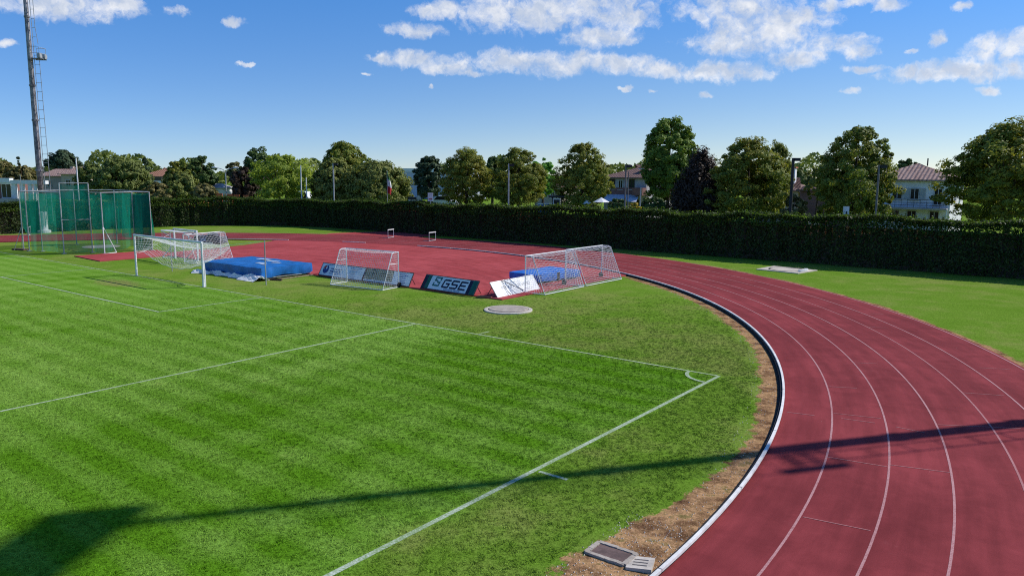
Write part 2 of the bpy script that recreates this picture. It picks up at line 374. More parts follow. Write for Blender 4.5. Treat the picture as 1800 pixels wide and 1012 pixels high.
M['print_bl'] = plain("print_blue", (0.03, 0.06, 0.25), 0.5, 0.1)
M['print_rd'] = plain("print_red", (0.42, 0.05, 0.05), 0.5, 0.1)
M['print_gy'] = plain("print_grey", (0.52, 0.53, 0.54), 0.5, 0.05)
M['rubber'] = plain("black_rubber", (0.02, 0.02, 0.022), 0.8, 0.2)
M['plaster_w'] = plain("white_plaster", (0.80, 0.78, 0.77), 0.85, 0.07, 0.8)
M['plaster_g'] = plain("grey_plaster", (0.42, 0.39, 0.40), 0.85, 0.08, 0.7)
M['plaster_b'] = plain("beige_plaster", (0.45, 0.37, 0.30), 0.85, 0.08, 0.7)
M['plaster_p'] = plain("brown_pink_plaster", (0.24, 0.115, 0.10), 0.85, 0.1, 0.7)
M['brick'] = plain("orange_brick", (0.50, 0.17, 0.09), 0.85, 0.12, 3.0)
M['glass'] = plain("window_glass", (0.02, 0.022, 0.025), 0.12, 0.2, 1.0, 0.5)
M['shutter'] = plain("pale_shutter", (0.46, 0.47, 0.45), 0.7, 0.08)
M['frame'] = plain("window_frame", (0.55, 0.54, 0.52), 0.6, 0.06)
M['frame_dk'] = plain("dark_timber", (0.06, 0.04, 0.035), 0.7, 0.15)
M['awning'] = plain("pale_awning", (0.52, 0.55, 0.66), 0.8, 0.05)
M['blue_car'] = plain("blue_car_paint", (0.03, 0.045, 0.10), 0.25, 0.08, 1.0, 0.5)
M['white_car'] = plain("white_car_paint", (0.78, 0.79, 0.80), 0.25, 0.03, 1.0, 0.5)
M['flag_g'] = plain("flag_green", (0.03, 0.22, 0.07), 0.8, 0.1); M['flag_w'] = plain("flag_white", (0.78, 0.78, 0.76), 0.8, 0.05)
M['flag_r'] = plain("flag_red", (0.45, 0.03, 0.04), 0.8, 0.1)
M['bark'] = plain("bark", (0.085, 0.062, 0.045), 0.95, 0.25, 7.0, bs=0.5)
M['asphalt'] = plain("asphalt", (0.055, 0.055, 0.057), 0.9, 0.12, 3.0)
M['orange_net'] = plain("orange_barrier", (0.70, 0.16, 0.06), 0.8, 0.15)
def roof_mat(name, a, b_, ang=0.0):
    m, t, b = new_mat(name, 0.85, 0.2)
    tcn = t.nodes.new("ShaderNodeTexCoord"); v = tcn.outputs["Object"]
    s = t.nodes.new("ShaderNodeSeparateXYZ"); t.links.new(v, s.inputs[0])
    w = mth(t, 'SINE', mth(t, 'MULTIPLY', s.outputs[0], 2*math.pi/0.42)); w2 = mth(t, 'SINE', mth(t, 'MULTIPLY', s.outputs[1], 2*math.pi/0.42))
    n1 = noise(t, v, 2.2, 5, 0.7).outputs["Fac"]; n2 = noise(t, v, 9, 3, 0.7).outputs["Fac"]
    c = mixc(t, sstep(t, mth(t, 'MULTIPLY_ADD', n2, 0.8, mth(t, 'MULTIPLY', n1, 0.5)), 0.48, 0.85), a, b_)
    t.links.new(c, b.inputs["Base Color"])
    bump(t, b, mth(t, 'MULTIPLY_ADD', w, 0.5, mth(t, 'MULTIPLY', n2, 0.6)), 0.8, 0.09)
    return m
M['roof_red'] = roof_mat("clay_tiles", (0.20, 0.105, 0.085), (0.50, 0.37, 0.32))
M['roof_brown'] = roof_mat("brown_tiles", (0.15, 0.085, 0.07), (0.26, 0.16, 0.13))
M['roof_orange'] = roof_mat("orange_tiles", (0.28, 0.12, 0.07), (0.42, 0.23, 0.15))
def leaf_mat(name, a, b_, c_=None, fac3=0.0, trans=0.35, rough=0.6, spec=0.25, nscale=0.5):
    m = bpy.data.materials.new(name); m.use_nodes = True; t = m.node_tree; t.nodes.clear()
    o = N(t, "ShaderNodeOutputMaterial"); p = N(t, "ShaderNodeBsdfPrincipled"); tr = N(t, "ShaderNodeBsdfTranslucent"); mx = N(t, "ShaderNodeMixShader")
    at_ = N(t, "ShaderNodeAttribute", attribute_name="lr"); g = N(t, "ShaderNodeNewGeometry"); oi = N(t, "ShaderNodeObjectInfo")
    n1 = noise(t, g.outputs["Position"], nscale, 3, 0.6).outputs["Fac"]
    c = mixc(t, mth(t, 'MULTIPLY_ADD', at_.outputs["Fac"], 0.6, mth(t, 'MULTIPLY_ADD', n1, 1.3, -0.5), True), a, b_)
    if c_ is not None:
        c = mixc(t, mth(t, 'MULTIPLY', sstep(t, mth(t, 'MULTIPLY_ADD', at_.outputs["Fac"], 0.35, noise(t, g.outputs["Position"], nscale*0.8, 2).outputs["Fac"]), 0.52, 0.86), fac3), c, c_)
    c = mixc(t, 1.0, c, mixc(t, oi.outputs["Random"], (0.85, 0.9, 0.9), (1.12, 1.06, 1.0)), 'MULTIPLY')
    t.links.new(c, p.inputs["Base Color"]); p.inputs["Roughness"].default_value = rough; p.inputs["Specular IOR Level"].default_value = spec
    t.links.new(mixc(t, 1.0, c, (1.25, 1.25, 0.7), 'MULTIPLY'), tr.inputs["Color"])
    mx.inputs[0].default_value = trans
    t.links.new(p.outputs[0], mx.inputs[1]); t.links.new(tr.outputs[0], mx.inputs[2]); t.links.new(mx.outputs[0], o.inputs[0])
    return m
L = {}
L['linden'] = leaf_mat("linden_leaf", (0.110, 0.164, 0.026), (0.242, 0.301, 0.046), (0.468, 0.353, 0.058), 0.38, 0.35)
L['dark'] = leaf_mat("dark_leaf", (0.054, 0.099, 0.029), (0.124, 0.185, 0.044), None, 0, 0.2)
L['tulip'] = leaf_mat("fresh_green_leaf", (0.099, 0.160, 0.027), (0.233, 0.340, 0.047), None, 0, 0.3)
L['olive'] = leaf_mat("olive_leaf", (0.119, 0.152, 0.037), (0.248, 0.283, 0.065), None, 0, 0.22)
L['purple'] = leaf_mat("copper_beech_leaf", (0.030, 0.018, 0.014), (0.084, 0.056, 0.037), None, 0, 0.15)
L['bright'] = leaf_mat("bright_green_leaf", (0.156, 0.242, 0.040), (0.390, 0.485, 0.078), None, 0, 0.45)
L['vivid'] = leaf_mat("vivid_green_leaf", (0.134, 0.314, 0.045), (0.314, 0.605, 0.090), None, 0, 0.4)
L['pine'] = leaf_mat("pine_needles", (0.041, 0.072, 0.036), (0.090, 0.134, 0.056), None, 0, 0.1)
L['brown'] = leaf_mat("browned_leaf", (0.123, 0.119, 0.043), (0.269, 0.235, 0.081), None, 0, 0.2)
L['yellow'] = leaf_mat("yellowing_leaf", (0.276, 0.225, 0.035), (0.691, 0.484, 0.069), None, 0, 0.4)
L['hedge'] = leaf_mat("laurel_leaf", (0.024, 0.044, 0.011), (0.076, 0.128, 0.026), (0.120, 0.095, 0.030), 0.24, 0.28, 0.55, 0.22, 0.8)
L['hedge_sunlit'] = leaf_mat("sunlit_laurel_leaf", (0.070, 0.130, 0.020), (0.170, 0.270, 0.045), None, 0, 0.5, 0.6, 0.2, 0.8)  # lighter laurel green, sunlight on the hedge top put into the colour
L['red'] = leaf_mat("reddish_leaf", (0.207, 0.087, 0.035), (0.622, 0.242, 0.104), None, 0, 0.3)
def net_mat(name, col, alpha):
    m = bpy.data.materials.new(name); m.use_nodes = True; t = m.node_tree; t.nodes.clear()
    o = N(t, "ShaderNodeOutputMaterial"); d = N(t, "ShaderNodeBsdfDiffuse"); tl = N(t, "ShaderNodeBsdfTranslucent"); tp = N(t, "ShaderNodeBsdfTransparent")
    m1 = N(t, "ShaderNodeMixShader"); m2 = N(t, "ShaderNodeMixShader"); tcn = N(t, "ShaderNodeTexCoord")
    n1 = noise(t, tcn.outputs["Object"], 0.9, 4, 0.6).outputs["Fac"]
    c = mixc(t, n1, tuple(v*0.6 for v in col), tuple(v*1.4 for v in col))
    t.links.new(c, d.inputs[0]); t.links.new(c, tl.inputs[0]); m1.inputs[0].default_value = 0.5
    t.links.new(d.outputs[0], m1.inputs[1]); t.links.new(tl.outputs[0], m1.inputs[2])
    t.links.new(mth(t, 'MULTIPLY_ADD', n1, 0.5, alpha - 0.25, True), m2.inputs[0]); t.links.new(tp.outputs[0], m2.inputs[1]); t.links.new(m1.outputs[0], m2.inputs[2])
    t.links.new(m2.outputs[0], o.inputs[0]); return m
M['net_g'] = net_mat("green_safety_net", (0.012, 0.27, 0.18), 0.46)
M['net_gd'] = net_mat("green_safety_net_doubled", (0.006, 0.10, 0.085), 0.85)

# ------------------------------------------------------------------ ground, track, lines
b = MB(); g = 2500
b.quad((-g, -g, 0), (g, -g, 0), (g, g, 0), (-g, g, 0))
struct(b.build("ground", M['grass']))

def arc(r, a0=math.pi, a1=2*math.pi, n=120): return [(KC[0]+r*math.cos(a0+(a1-a0)*i/n), KC[1]+r*math.sin(a0+(a1-a0)*i/n)) for i in range(n+1)]
def track_path(r, y1=70.0, n=120):
    return [(KC[0]-r, y1), (KC[0]-r, KC[1]+20)] + arc(r, n=n) + [(KC[0]+r, KC[1]+20), (KC[0]+r, y1)]
def ribbon(mb, pin, pout, z):
    for i in range(len(pin)-1):
        a, b_, c, d = pin[i], pin[i+1], pout[i+1], pout[i]
        mb.quad((*a, z), (*d, z), (*c, z), (*b_, z))
def wall_strip(mb, p, z0, z1, flip=False):
    for i in range(len(p)-1):
        q = [(*p[i], z0), (*p[i+1], z0), (*p[i+1], z1), (*p[i], z1)]
        mb.quad(*(q[::-1] if flip else q))
ZT = 0.05
tb = MB(); pi_, po_ = track_path(KR), track_path(RO)
ribbon(tb, pi_, po_, ZT); wall_strip(tb, pi_, -0.05, ZT, True); wall_strip(tb, po_, -0.05, ZT)
track = struct(tb.build("running_track", M['track']))
for k, off_ in enumerate((1.26, 2.55, 3.76, 5.06, 6.30)):
    lb = MB(); w = 0.023
    ribbon(lb, track_path(KR+off_-w, n=200), track_path(KR+off_+w, n=200), ZT+0.004)
    lb.build("lane_line", M['lane_far'] if k == 3 else M['lane'], track)
# outer white edge, worn
lb = MB(); ribbon(lb, track_path(RO-0.16), track_path(RO-0.10), ZT+0.004); lb.build("lane_line", M['lane'], track)
# changeover ticks across lanes
for (px, py, qx, qy) in ((1383,724,1432,730),(1465,726,1548,735),(1478,735,1538,743),(1648,746,1795,753),(1412,908,1530,932),(1455,803,1560,820),
                         (1560,816,1670,830),(1575,750,1625,760),(1456,679,1506,682),(1500,637,1542,639),(1527,575,1560,576),(1693,690,1765,695),(1722,646,1775,649),(1520,551,1553,552)):
    a = on_z(px, py, ZT); c = on_z(qx, qy, ZT); d = c-a; n_ = np.array([-d[1], d[0], 0]); n_ = n_/np.linalg.norm(n_)*0.013
    z_ = np.array([0, 0, 0.006])
    MB().quad(a-n_+z_, c-n_+z_, c+n_+z_, a+n_+z_).build("changeover_mark", M['lane_far'], track)
# access ramp from the far bend to the hedge
MB().prism([(52.6, -35.4), (45.6, -35.4), (44.6, -31.6), (46.0, -30.6), (53.6, -27.0), (55.0, -29.5)], -0.05, 0.042).build("track_access", M['apron'], track)
# red apron inside the bend
ap = []
n_ = 80
for i in range(n_+1):
    a = math.atan2(-19.9-KC[1], 14.45-KC[0]); a2 = math.atan2(-20.0-KC[1], 51.5-KC[0])
    th = a+(a2-a)*i/n_; ap.append((KC[0]+(KR-0.02)*math.cos(th), KC[1]+(KR-0.02)*math.sin(th)))
ap += [(49.7, -15.6), (48.6, -8.2), (51.2, -8.6), (51.37, -2.3), (46.6, -2.0), (46.6, -7.0), (14.6, -7.25)]
struct(MB().prism(ap, -0.05, 0.06).build("athletics_apron", M['apron']))

# kerb: dark concrete upstand with white rail sections
kb = MB(); ki, ko = track_path(KR-0.10), track_path(KR-0.002)
sel = [i for i, p in enumerate(ki) if (p[0] < 37.5)]
ki2 = [ki[i] for i in sel]; ko2 = [ko[i] for i in sel]
ribbon(kb, ki2, ko2, 0.10); wall_strip(kb, ki2, -0.06, 0.10, True); wall_strip(kb, ko2, -0.05, 0.10)
kerb = struct(kb.build("kerb", M['kerb_dark']))
def rail(th0, th1, k):
    r0, r1 = KR-0.045, KR+0.020; m = MB()
    if th0 is None:   # straight
        x0, x1 = KC[0]-r1, KC[0]-r0
        m.box(((x0+x1)/2, (k[0]+k[1])/2, 0.125), (x1-x0, k[1]-k[0], 0.052))
    else:
        a, c = arc(r0, th0, th1, 6), arc(r1, th0, th1, 6)
        m.prism(c + a[::-1], 0.098, 0.150)
    m.build("kerb_rail", M['kerb_white'], kerb)
lb = MB(); ribbon(lb, [track_path(KR-0.17)[i] for i in sel], [track_path(KR-0.099)[i] for i in sel], 0.022); lb.build("drain_channel", M['kerb_dark'], kerb)
rng = random.Random(3)
seg = 4.0/KR
th = math.pi
end1 = 2*math.pi - math.acos((37.9-KC[0])/KR)
while th < end1 - 0.02:
    rail(th+0.0005, min(th+seg, end1)-0.0005, None); th += seg
for (x0, x1) in ((43.4, 45.7), (50.8, 56.4)):
    a0 = 2*math.pi - math.acos((x0-KC[0])/KR); a1 = 2*math.pi - math.acos((x1-KC[0])/KR)
    rail(a0, a1, None)
y = KC[1]
while y < 40: rail(None, None, (y+0.01, y+3.99)); y += 4

# pitch lines
pl_ = MB()
def pline(name, x0, y0, x1, y1, w=0.11, mat='line', z=0.006):
    a = np.array([x0, y0]); c = np.array([x1, y1]); d = c-a; n = np.array([-d[1], d[0]])/np.linalg.norm(d)*w/2
    k = max(1, int(np.linalg.norm(d)/6)); m = MB()
    for i in range(k):
        p, q = a+d*i/k, a+d*(i+1)/k
        m.quad((*(p-n), z), (*(q-n), z), (*(q+n), z), (*(p+n), z))
    return struct(m.build(name, M[mat]))
PX = 13.58
pline("touch_line", 0, 0, 0, 95, 0.12); pline("goal_line", 0.06, 0, 67.4, 0, 0.09, 'line_thin', 0.010)
for x in (PX, PX+40.32): pline("penalty_area_line", x, 0.045, x, 16.45, 0.10, 'line_thin')
pline("penalty_area_line", PX+0.05, 16.5, PX+40.27, 16.5, 0.10, 'line_thin')
for x in (PX+11, PX+29.32): pline("goal_area_line", x, 0.045, x, 5.45, 0.09, 'line_thin')
pline("goal_area_line", PX+10.95, 5.5, PX+29.37, 5.5, 0.11, 'line_thin', 0.010)
pline("distance_mark", -0.12, 10.15, -0.85, 10.15, 0.10); pline("distance_mark", 10.15, -0.10, 10.15, -0.75, 0.08, 'line_thin')
m = MB(); p0 = [(0.95*math.cos(a), 0.95*math.sin(a)) for a in np.linspace(0.06, 1.51, 14)]; p1 = [(1.07*math.cos(a), 1.07*math.sin(a)) for a in np.linspace(0.06, 1.51, 14)]
ribbon(m, p1, p0, 0.014); struct(m.build("corner_arc", M['line']))
m = MB(); m.quad((-60, -58, 0.006), (140, -58, 0.006), (140, -51, 0.006), (-60, -51, 0.006)); struct(m.build("road", M['asphalt']))

# ------------------------------------------------------------------ goals
def net(mb, grid, r=0.006):
    """grid[i][j] of points -> cords along both directions"""
    for row in grid: mb.tube(row, r, 3, False)
    for j in range(len(grid[0])): mb.tube([row[j] for row in grid], r, 3, False)
def lerp(a, c, t): return tuple(a[i]+(c[i]-a[i])*t for i in range(len(a)))

fg = thing("football_goal", "full-size white football goal with its net lifted and hung behind the crossbar", "goal", (33.74, 0, 0))
x0, x1 = 30.02-33.74, 37.46-33.74
for x in (x0, x1):
    MB().tube([(x, 0, 0), (x, 0, 2.44)], 0.062, 12).build("post", M['white'], fg)
    MB().lathe([(0.10, 0), (0.10, 0.03)], 14, (x, 0, 0.002)).build("ground_socket", M['galv'], fg)
MB().tube([(x0-0.06, 0, 2.50), (x1+0.06, 0, 2.50)], 0.062, 12).build("crossbar", M['white'], fg)
nb = MB(); g_ = []
nu, nv = 50, 17
for j in range(nv+1):
    v = j/nv; row = []
    for i in range(nu+1):
        u = i/nu; s_ = 4*u*(1-u); x = x0+0.05+(x1-x0-0.1)*u
        if v < 0.45:
            q = v/0.45; y = -1.75*q; z = 2.44-(0.20+0.42*s_)*q - 0.14*math.sin(q*math.pi)*s_
        else:
            q = (v-0.45)/0.55; y = -1.75+1.25*q*q; z = 2.24-0.42*s_ - (0.78+0.32*s_)*q
        row.append((x, y, z+0.02*math.sin(i*0.9+j)))
    g_.append(row)
net(nb, g_, 0.006)
for u in (0, nu):   # side curtains
    col = [g_[j][u] for j in range(8, nv+1)]; x = col[0][0]
    gg = [[lerp((x, -0.04, 2.42-1.05*k/(len(col)-1)), c, q/9) for q in range(10)] for k, c in enumerate(col)]
    net(nb, gg, 0.006)
nb.build("net", M['net_w'], fg)
rb = MB(); rb.tube(g_[8], 0.013, 5); rb.tube(g_[nv], 0.013, 5)
st = [(28.13-33.74, -2.73, 0), (37.81-33.74, -2.48, 0)]
rb.tube([g_[8][0], (st[0][0], st[0][1], 2.5)], 0.008, 4); rb.tube([g_[8][-1], (st[1][0], st[1][1], 2.42)], 0.008, 4)
rb.build("rope", M['net_w'], fg)
for s_ in st: MB().tube([s_, (s_[0]+0.02, s_[1], 1.2), (s_[0]-0.03, s_[1]+0.02, 2.55)], 0.032, 8).build("net_support_pole", M['galv'], fg)
MB().tube([(x0+0.02, -0.11, 0.02), (x0+0.03, -0.13, 0.7), (x0+0.01, -0.1, 1.35)], [0.05, 0.04, 0.03], 7).build("gathered_net", M['net_w'], fg)

def portable_goal(label, loc, rz, w=3.9, h=2.0, d=1.35, top=0.5, r=0.032, wheels=(0,), dens=0.125, seed=1):
    t = thing("training_goal", label, "goal", loc, rz, "portable training goals"); hw = w/2; rg = random.Random(seed)
    for x in (-hw, hw): MB().tube([(x, 0, 0.03), (x, 0, h)], r, 8).build("post", M['white'], t)
    MB().tube([(-hw-r, 0, h), (hw+r, 0, h)], r*1.1, 8).build("crossbar", M['white'], t)
    for x in (-hw, hw):
        MB().tube([(x, 0, h), (x, top*0.7, h+0.01), (x, top, h-0.08), (x, d, 0.03)], r*0.7, 6).build("back_stay", M['white'], t)
        MB().tube([(x, 0, 0.03), (x, d, 0.03)], r*0.8, 6).build("base_bar", M['white'], t)
        MB().tube([(x, 0, h*0.68), (x, top+(d-top)*0.30, h*0.69)], r*0.5, 5).build("side_brace", M['white'], t)
    MB().tube([(-hw, d, 0.03), (hw, d, 0.03)], r*0.8, 6).build("base_bar", M['white'], t)
    nb = MB(); nu = int(w/dens); prof = []
    L1 = top; L2 = math.hypot(d-top, h); nv = int((L1+L2)/dens)
    gr = []
    for j in range(nv+1):
        q = j/nv*(L1+L2); row = []
        for i in range(nu+1):
            u = i/nu; s_ = 4*u*(1-u)
            if q < L1: y, z = q, h
            else:
                k = (q-L1)/L2; y, z = top+(d-top)*k, h*(1-k)+0.03*k
            sag = math.sin(min(1, j/nv)*math.pi)*s_
            row.append((-hw+w*u, y+0.05*sag, max(0.04, z-0.17*sag*(1 if q > L1*0.3 else .6)+0.012*math.sin(i*1.3+j*0.7))))
        gr.append(row)
    net(nb, gr, 0.0058)
    for x in (-hw, hw):
        n = int(h/dens); gg = []
        for k in range(n+1):
            z = 0.04+(h-0.06)*k/n; yb = d-(d-top)*max(0, (z-0.03)/h); gg.append([(x, yb*q/8, z-0.05*math.sin(q/8*math.pi)) for q in range(9)])
        net(nb, gg, 0.0055)
    nb.build("net", M['net_w'], t)
    for s_ in wheels:
        x = hw if s_ else -hw
        MB().lathe([(0.05, -0.04), (0.14, -0.04), (0.16, -0.02), (0.16, 0.02), (0.14, 0.04), (0.05, 0.04)], 16).build("wheel", M['rubber'], t, (x, -0.05, 0.16)).rotation_euler = (0, math.pi/2, 0)
    return t
portable_goal("small white portable goal standing in front of the long sponsor boards", (23.68, -6.72, 0.0), 0.117, 3.87, 2.0, 1.38, 0.55, seed=1)
portable_goal("small white portable goal standing behind the white sponsor board", (15.12, -11.9, 0.02), math.pi/2, 3.9, 2.0, 1.3, 0.5, wheels=(0,), seed=2)
portable_goal("small white portable goal nearest the white track kerb", (15.28, -16.2, 0.02), math.pi/2-0.02, 3.95, 2.0, 1.45, 0.6, wheels=(0,), seed=3)
portable_goal("small white portable goal on the red apron just left of the large blue mat", (41.6, -6.9, 0.06), math.pi/2+0.2, 3.3, 1.95, 1.2, 0.5, wheels=(), seed=4)

# braced goal frame beside the cage
t = thing("braced_goal", "white goal frame with thick posts and diagonal braces beside the green cage", "goal", (42.85, -6.35, 0.06), -0.03)
for x in (-1.6, 1.6):
    MB().box((x, 0, 1.05), (0.10, 0.10, 2.1)).build("post", M['white'], t)
    MB().tube([(x, 0.05, 2.06), (x+0.45, 0.75, 2.06)], 0.035, 6).build("top_arm", M['white'], t)
    MB().tube([(x, 0.05, 1.05), (x+0.72, 0.62, 0.04)], 0.033, 6).build("brace", M['white'], t)
    MB().tube([(x, 0.03, 0.04), (x+0.72, 0.62, 0.04)], 0.033, 6).build("base_bar", M['white'], t)
    MB().tube([(x+0.45, 0.75, 2.04), (x+0.12, 0.18, 1.55)], 0.03, 6).build("brace", M['white'], t)
MB().box((0, 0, 2.15), (3.3, 0.10, 0.10)).build("crossbar", M['white'], t)
nb = MB(); net(nb, [[(-1.5+3.0*i/22+0.45*q/6, 0.08+0.72*q/6, 2.05) for i in range(23)] for q in range(7)] , 0.0055)
net(nb, [[(-1.05+3.0*i/22+0.25*q/15, 0.78-0.12*q/15, 2.05-1.95*q/15) for i in range(23)] for q in range(16)], 0.0055); nb.build("net", M['net_w'], t)

# ------------------------------------------------------------------ landing mats
def cover(mb, lx, ly, z0, z1, seed, sag=0.03, fold=0.05, hem=0.08):
    rg = random.Random(seed); nx, ny = 22, 16
    def zt(x, y): return z1 + sag*math.sin(x*1.7+seed)*math.cos(y*1.3) + 0.007*math.sin(x*5.1+y*3.7) - 0.10*(max(abs(x)/(lx/2), abs(y)/(ly/2))**14)*0.5
    for i in range(nx):
        for j in range(ny):
            p = [(-lx/2+lx*(i+a)/nx, -ly/2+ly*(j+c)/ny) for a, c in ((0, 0), (1, 0), (1, 1), (0, 1))]
            mb.quad(*[(x, y, zt(x, y)) for x, y in p])
    per = [(-lx/2+lx*i/40, -ly/2, 0, -1) for i in range(40)] + [(lx/2, -ly/2+ly*i/30, 1, 0) for i in range(30)] + \
          [(lx/2-lx*i/40, ly/2, 0, 1) for i in range(40)] + [(-lx/2, ly/2-ly*i/30, -1, 0) for i in range(30)]
    ph = [rg.uniform(0, 6) for _ in range(4)]
    rows = []
    nr = 7
    for k in range(nr+1):
        q = k/nr; row = []
        for n, (x, y, ax, ay) in enumerate(per):
            o_ = fold*q*(math.sin(n*0.55+ph[0])*0.6+math.sin(n*0.23+ph[1])*0.7+math.sin(n*1.3+ph[2])*0.35) + 0.02*math.sin(q*math.pi)
            zb = z0 + hem*(math.sin(n*0.31+ph[3])*0.5+0.5)
            row.append((x+ax*o_, y+ay*o_, zt(x, y)*(1-q)+zb*q))
        rows.append(row)
    m = len(per)
    for k in range(nr):
        for n in range(m): mb.quad(rows[k][n], rows[k+1][n], rows[k+1][(n+1) % m], rows[k][(n+1) % m])
    return zt
t = thing("landing_mat", "large high-jump landing mat under a blue tarpaulin behind the football goal", "mat", (33.1, -5.5, 0.02), 0.02)
m = MB(); cover(m, 6.2, 3.75, 0.10, 0.74, 4, 0.012, 0.045, 0.10); cv = m.build("tarpaulin_cover", M['blue'], t, smooth=True)
for (x, y, a, w_, l_) in ((-0.9, -0.6, 0.25, 0.30, 0.9), (-1.2, 0.5, 0.1, 0.34, 0.7), (-1.75, -0.2, 0.35, 0.28, 0.6), (0.4, -0.9, 0.1, 0.40, 1.1), (-1.9, 0.85, 0, 0.22, 0.5)):
    MB().box((x, y, 0.765), (l_, w_, 0.004), a).build("worn_print", M['pale'], cv)
m = MB()
for x in (-3.06, 3.06): m.box((x, 0, 0.085), (0.05, 3.6, 0.05))
for y in (-1.83, 1.83): m.box((0, y, 0.085), (6.0, 0.05, 0.05))
m.build("base_frame", M['galv'], t)
for x in (-2.9, -1.7, -0.6, 0.6, 1.7, 2.9):
    for y in (-1.8, 1.8): MB().tube([(x, y, 0), (x, y, 0.09)], 0.022, 6).build("leg", M['galv'], t)
for x in (-3.02, -2.9): MB().tube([(x, -1.75, 0), (x, -1.75, 0.14)], 0.02, 6).build("leg", M['galv'], t)
m = MB(); m.box((0, 0, 0.36), (5.9, 3.5, 0.44)); m.build("foam_core", M['navy'], t)
for k in range(3): tag(MB().box((29.55+0.02*k, -5.0-1.35*k, 0.035), (0.14, 1.3, 0.05), 0.03*(k-1)).build("timber_plank", M['wood']),
    ("timber plank on the grass under the near corner of the large blue mat", "middle timber plank along the right end of the large blue mat", "timber plank nearest the red apron at the large blue mat")[k], "plank", "planks beside the large mat")

t = thing("landing_mat", "smaller bright blue landing mat on pallets behind the portable goal nets", "mat", (17.25, -14.9, 0.06), -0.09)
m = MB(); cover(m, 2.35, 3.9, 0.10, 0.56, 9, 0.008, 0.015, 0.03); m.build("cover", M['blue2'], t, smooth=True)
for y in (-1.6, -0.5, 0.6, 1.7): MB().box((0, y, 0.05), (2.3, 0.12, 0.1)).build("pallet_runner", M['wood'], t)
MB().box((-1.19, 0.2, 0.33), (0.03, 0.22, 0.42)).build("strap", M['dark'], t)
MB().box((0, 0, 0.3), (2.2, 3.7, 0.36)).build("foam_core", M['navy'], t)

# crumpled white sheet lying along the large mat
m = MB(); rg = random.Random(8); nx, ny = 64, 10
P_ = [on_z(342, 479), on_z(380, 482), on_z(425, 489), on_z(463, 495)]
def sp(q):
    k = min(int(q*3), 2); return P_[k]+(P_[k+1]-P_[k])*(q*3-k)
gd = []
for i in range(nx+1):
    c = sp(i/nx); hw = 0.16+0.13*math.sin(i*0.31)**2+(0.22 if i > 46 else 0); row = []
    for j in range(ny+1):
        q = j/ny*2-1; z = 0.02+(1-abs(q)**1.5)*(0.15+0.07*math.sin(i*0.9+j)+0.06*math.sin(i*0.47+j*1.7)+(0.11 if i > 46 else 0))*abs(1-q*q)**0.3
        row.append((c[0]+0.12*math.sin(i*0.7)+0.05*math.sin(j*2.1+i), c[1]+q*hw*1.3+0.08*math.sin(i*0.53), max(0.012, z)))
    gd.append(row)
for i in range(nx):
    for j in range(ny): m.quad(gd[i][j], gd[i+1][j], gd[i+1][j+1], gd[i][j+1])
tag(m.build("crumpled_sheet", M['sheet']), "crumpled white plastic sheet lying on the grass along the large blue mat", "sheet")
p = on_z(481, 493); tag(MB().tube([(p[0]+0.5, p[1]+0.1, 0.06), (p[0]-0.45, p[1]-0.25, 0.06)], [0.05, 0.07], 8).build("rusty_pipe", M['rust']), "short rusty brown pipe lying beside the net support pole", "pipe")

# covered pile by the far kerb
p = on_z(371, 428)
t = thing("covered_pile", "dark navy covered pile of equipment on the far side of the red apron", "pile", (p[0], p[1], 0.06), 0.7)
m = MB(); cover(m, 2.6, 1.1, 0.02, 0.62, 12, 0.08, 0.05, 0.02); m.build("cover", M['navy'], t, smooth=True)
m = MB(); m.lathe([(0.02, 0.0), (0.5, 0.02), (0.55, 0.15), (0.4, 0.3), (0.15, 0.36)], 14, (-0.2, 0, 0.56)); m.build("bundle", M['navy'], t, smooth=True)
MB().box((0.5, 0.58, 0.36), (0.5, 0.02, 0.3)).build("blue_patch", M['blue'], t); MB().box((0.1, 0.66, 0.06), (0.9, 0.12, 0.08)).build("white_board", M['sheet'], t)

# ------------------------------------------------------------------ sponsor boards
def text_mesh(s, size, mat, shear=0.0):
    cu = bpy.data.curves.new("t", 'FONT'); cu.body = s; cu.size = size; cu.align_x = 'CENTER'; cu.shear = shear; cu.extrude = 0.0012
    ob = bpy.data.objects.new("t", cu); me = bpy.data.meshes.new_from_object(ob); bpy.data.objects.remove(ob)
    me.materials.clear(); me.materials.append(mat); return me
def board(label, p0, p1, top, back=(0, 0, 0), facemat='board'):
    """p0,p1 bottom corners left to right as seen from the front, top = top left corner"""
    p0, p1, top = map(lambda q: Vector(tuple(map(float, q))), (p0, p1, top))
    ex = (p1-p0); w = ex.length; ex.normalize(); up = top-p0; up -= ex*up.dot(ex); h = up.length; ey = up.normalized(); n = ex.cross(ey)
    t = thing("sponsor_board", label, "advertising board"); t.matrix_world = Matrix(((ex.x, ey.x, n.x, p0.x), (ex.y, ey.y, n.y, p0.y), (ex.z, ey.z, n.z, p0.z), (0, 0, 0, 1)))
    MB().box((w/2, h/2, -0.015), (w-0.02, h-0.02, 0.024)).build("panel", M[facemat], t)
    m = MB()
    for c, d in (((w/2, 0.02, -0.015), (w, 0.045, 0.05)), ((w/2, h-0.015, -0.015), (w, 0.035, 0.05)), ((0.015, h/2, -0.015), (0.03, h-0.08, 0.05)), ((w-0.015, h/2, -0.015), (0.03, h-0.08, 0.05))): m.box(c, d)
    m.build("frame", M['frame_dk'] if facemat == 'board' else M['galv'], t)
    for x in (0.35, w-0.35):   # rear props
        a = p0+ex*x+up*0.9-n*0.05; g_ = Vector((a.x, a.y, p0.z)) - Vector((n.x, n.y, 0)).normalized()*0.45
        li = t.matrix_world.inverted(); MB().tube([li@a, li@g_], 0.02, 5).build("prop", M['dark'], t)
    return t, w, h
def print_box(t, name, c, d, mat, rz=0.0): return MB().box((c[0], c[1], 0.0015+c[2] if len(c) > 2 else 0.0015), (d[0], d[1], 0.005), rz).build(name, M[mat], t)
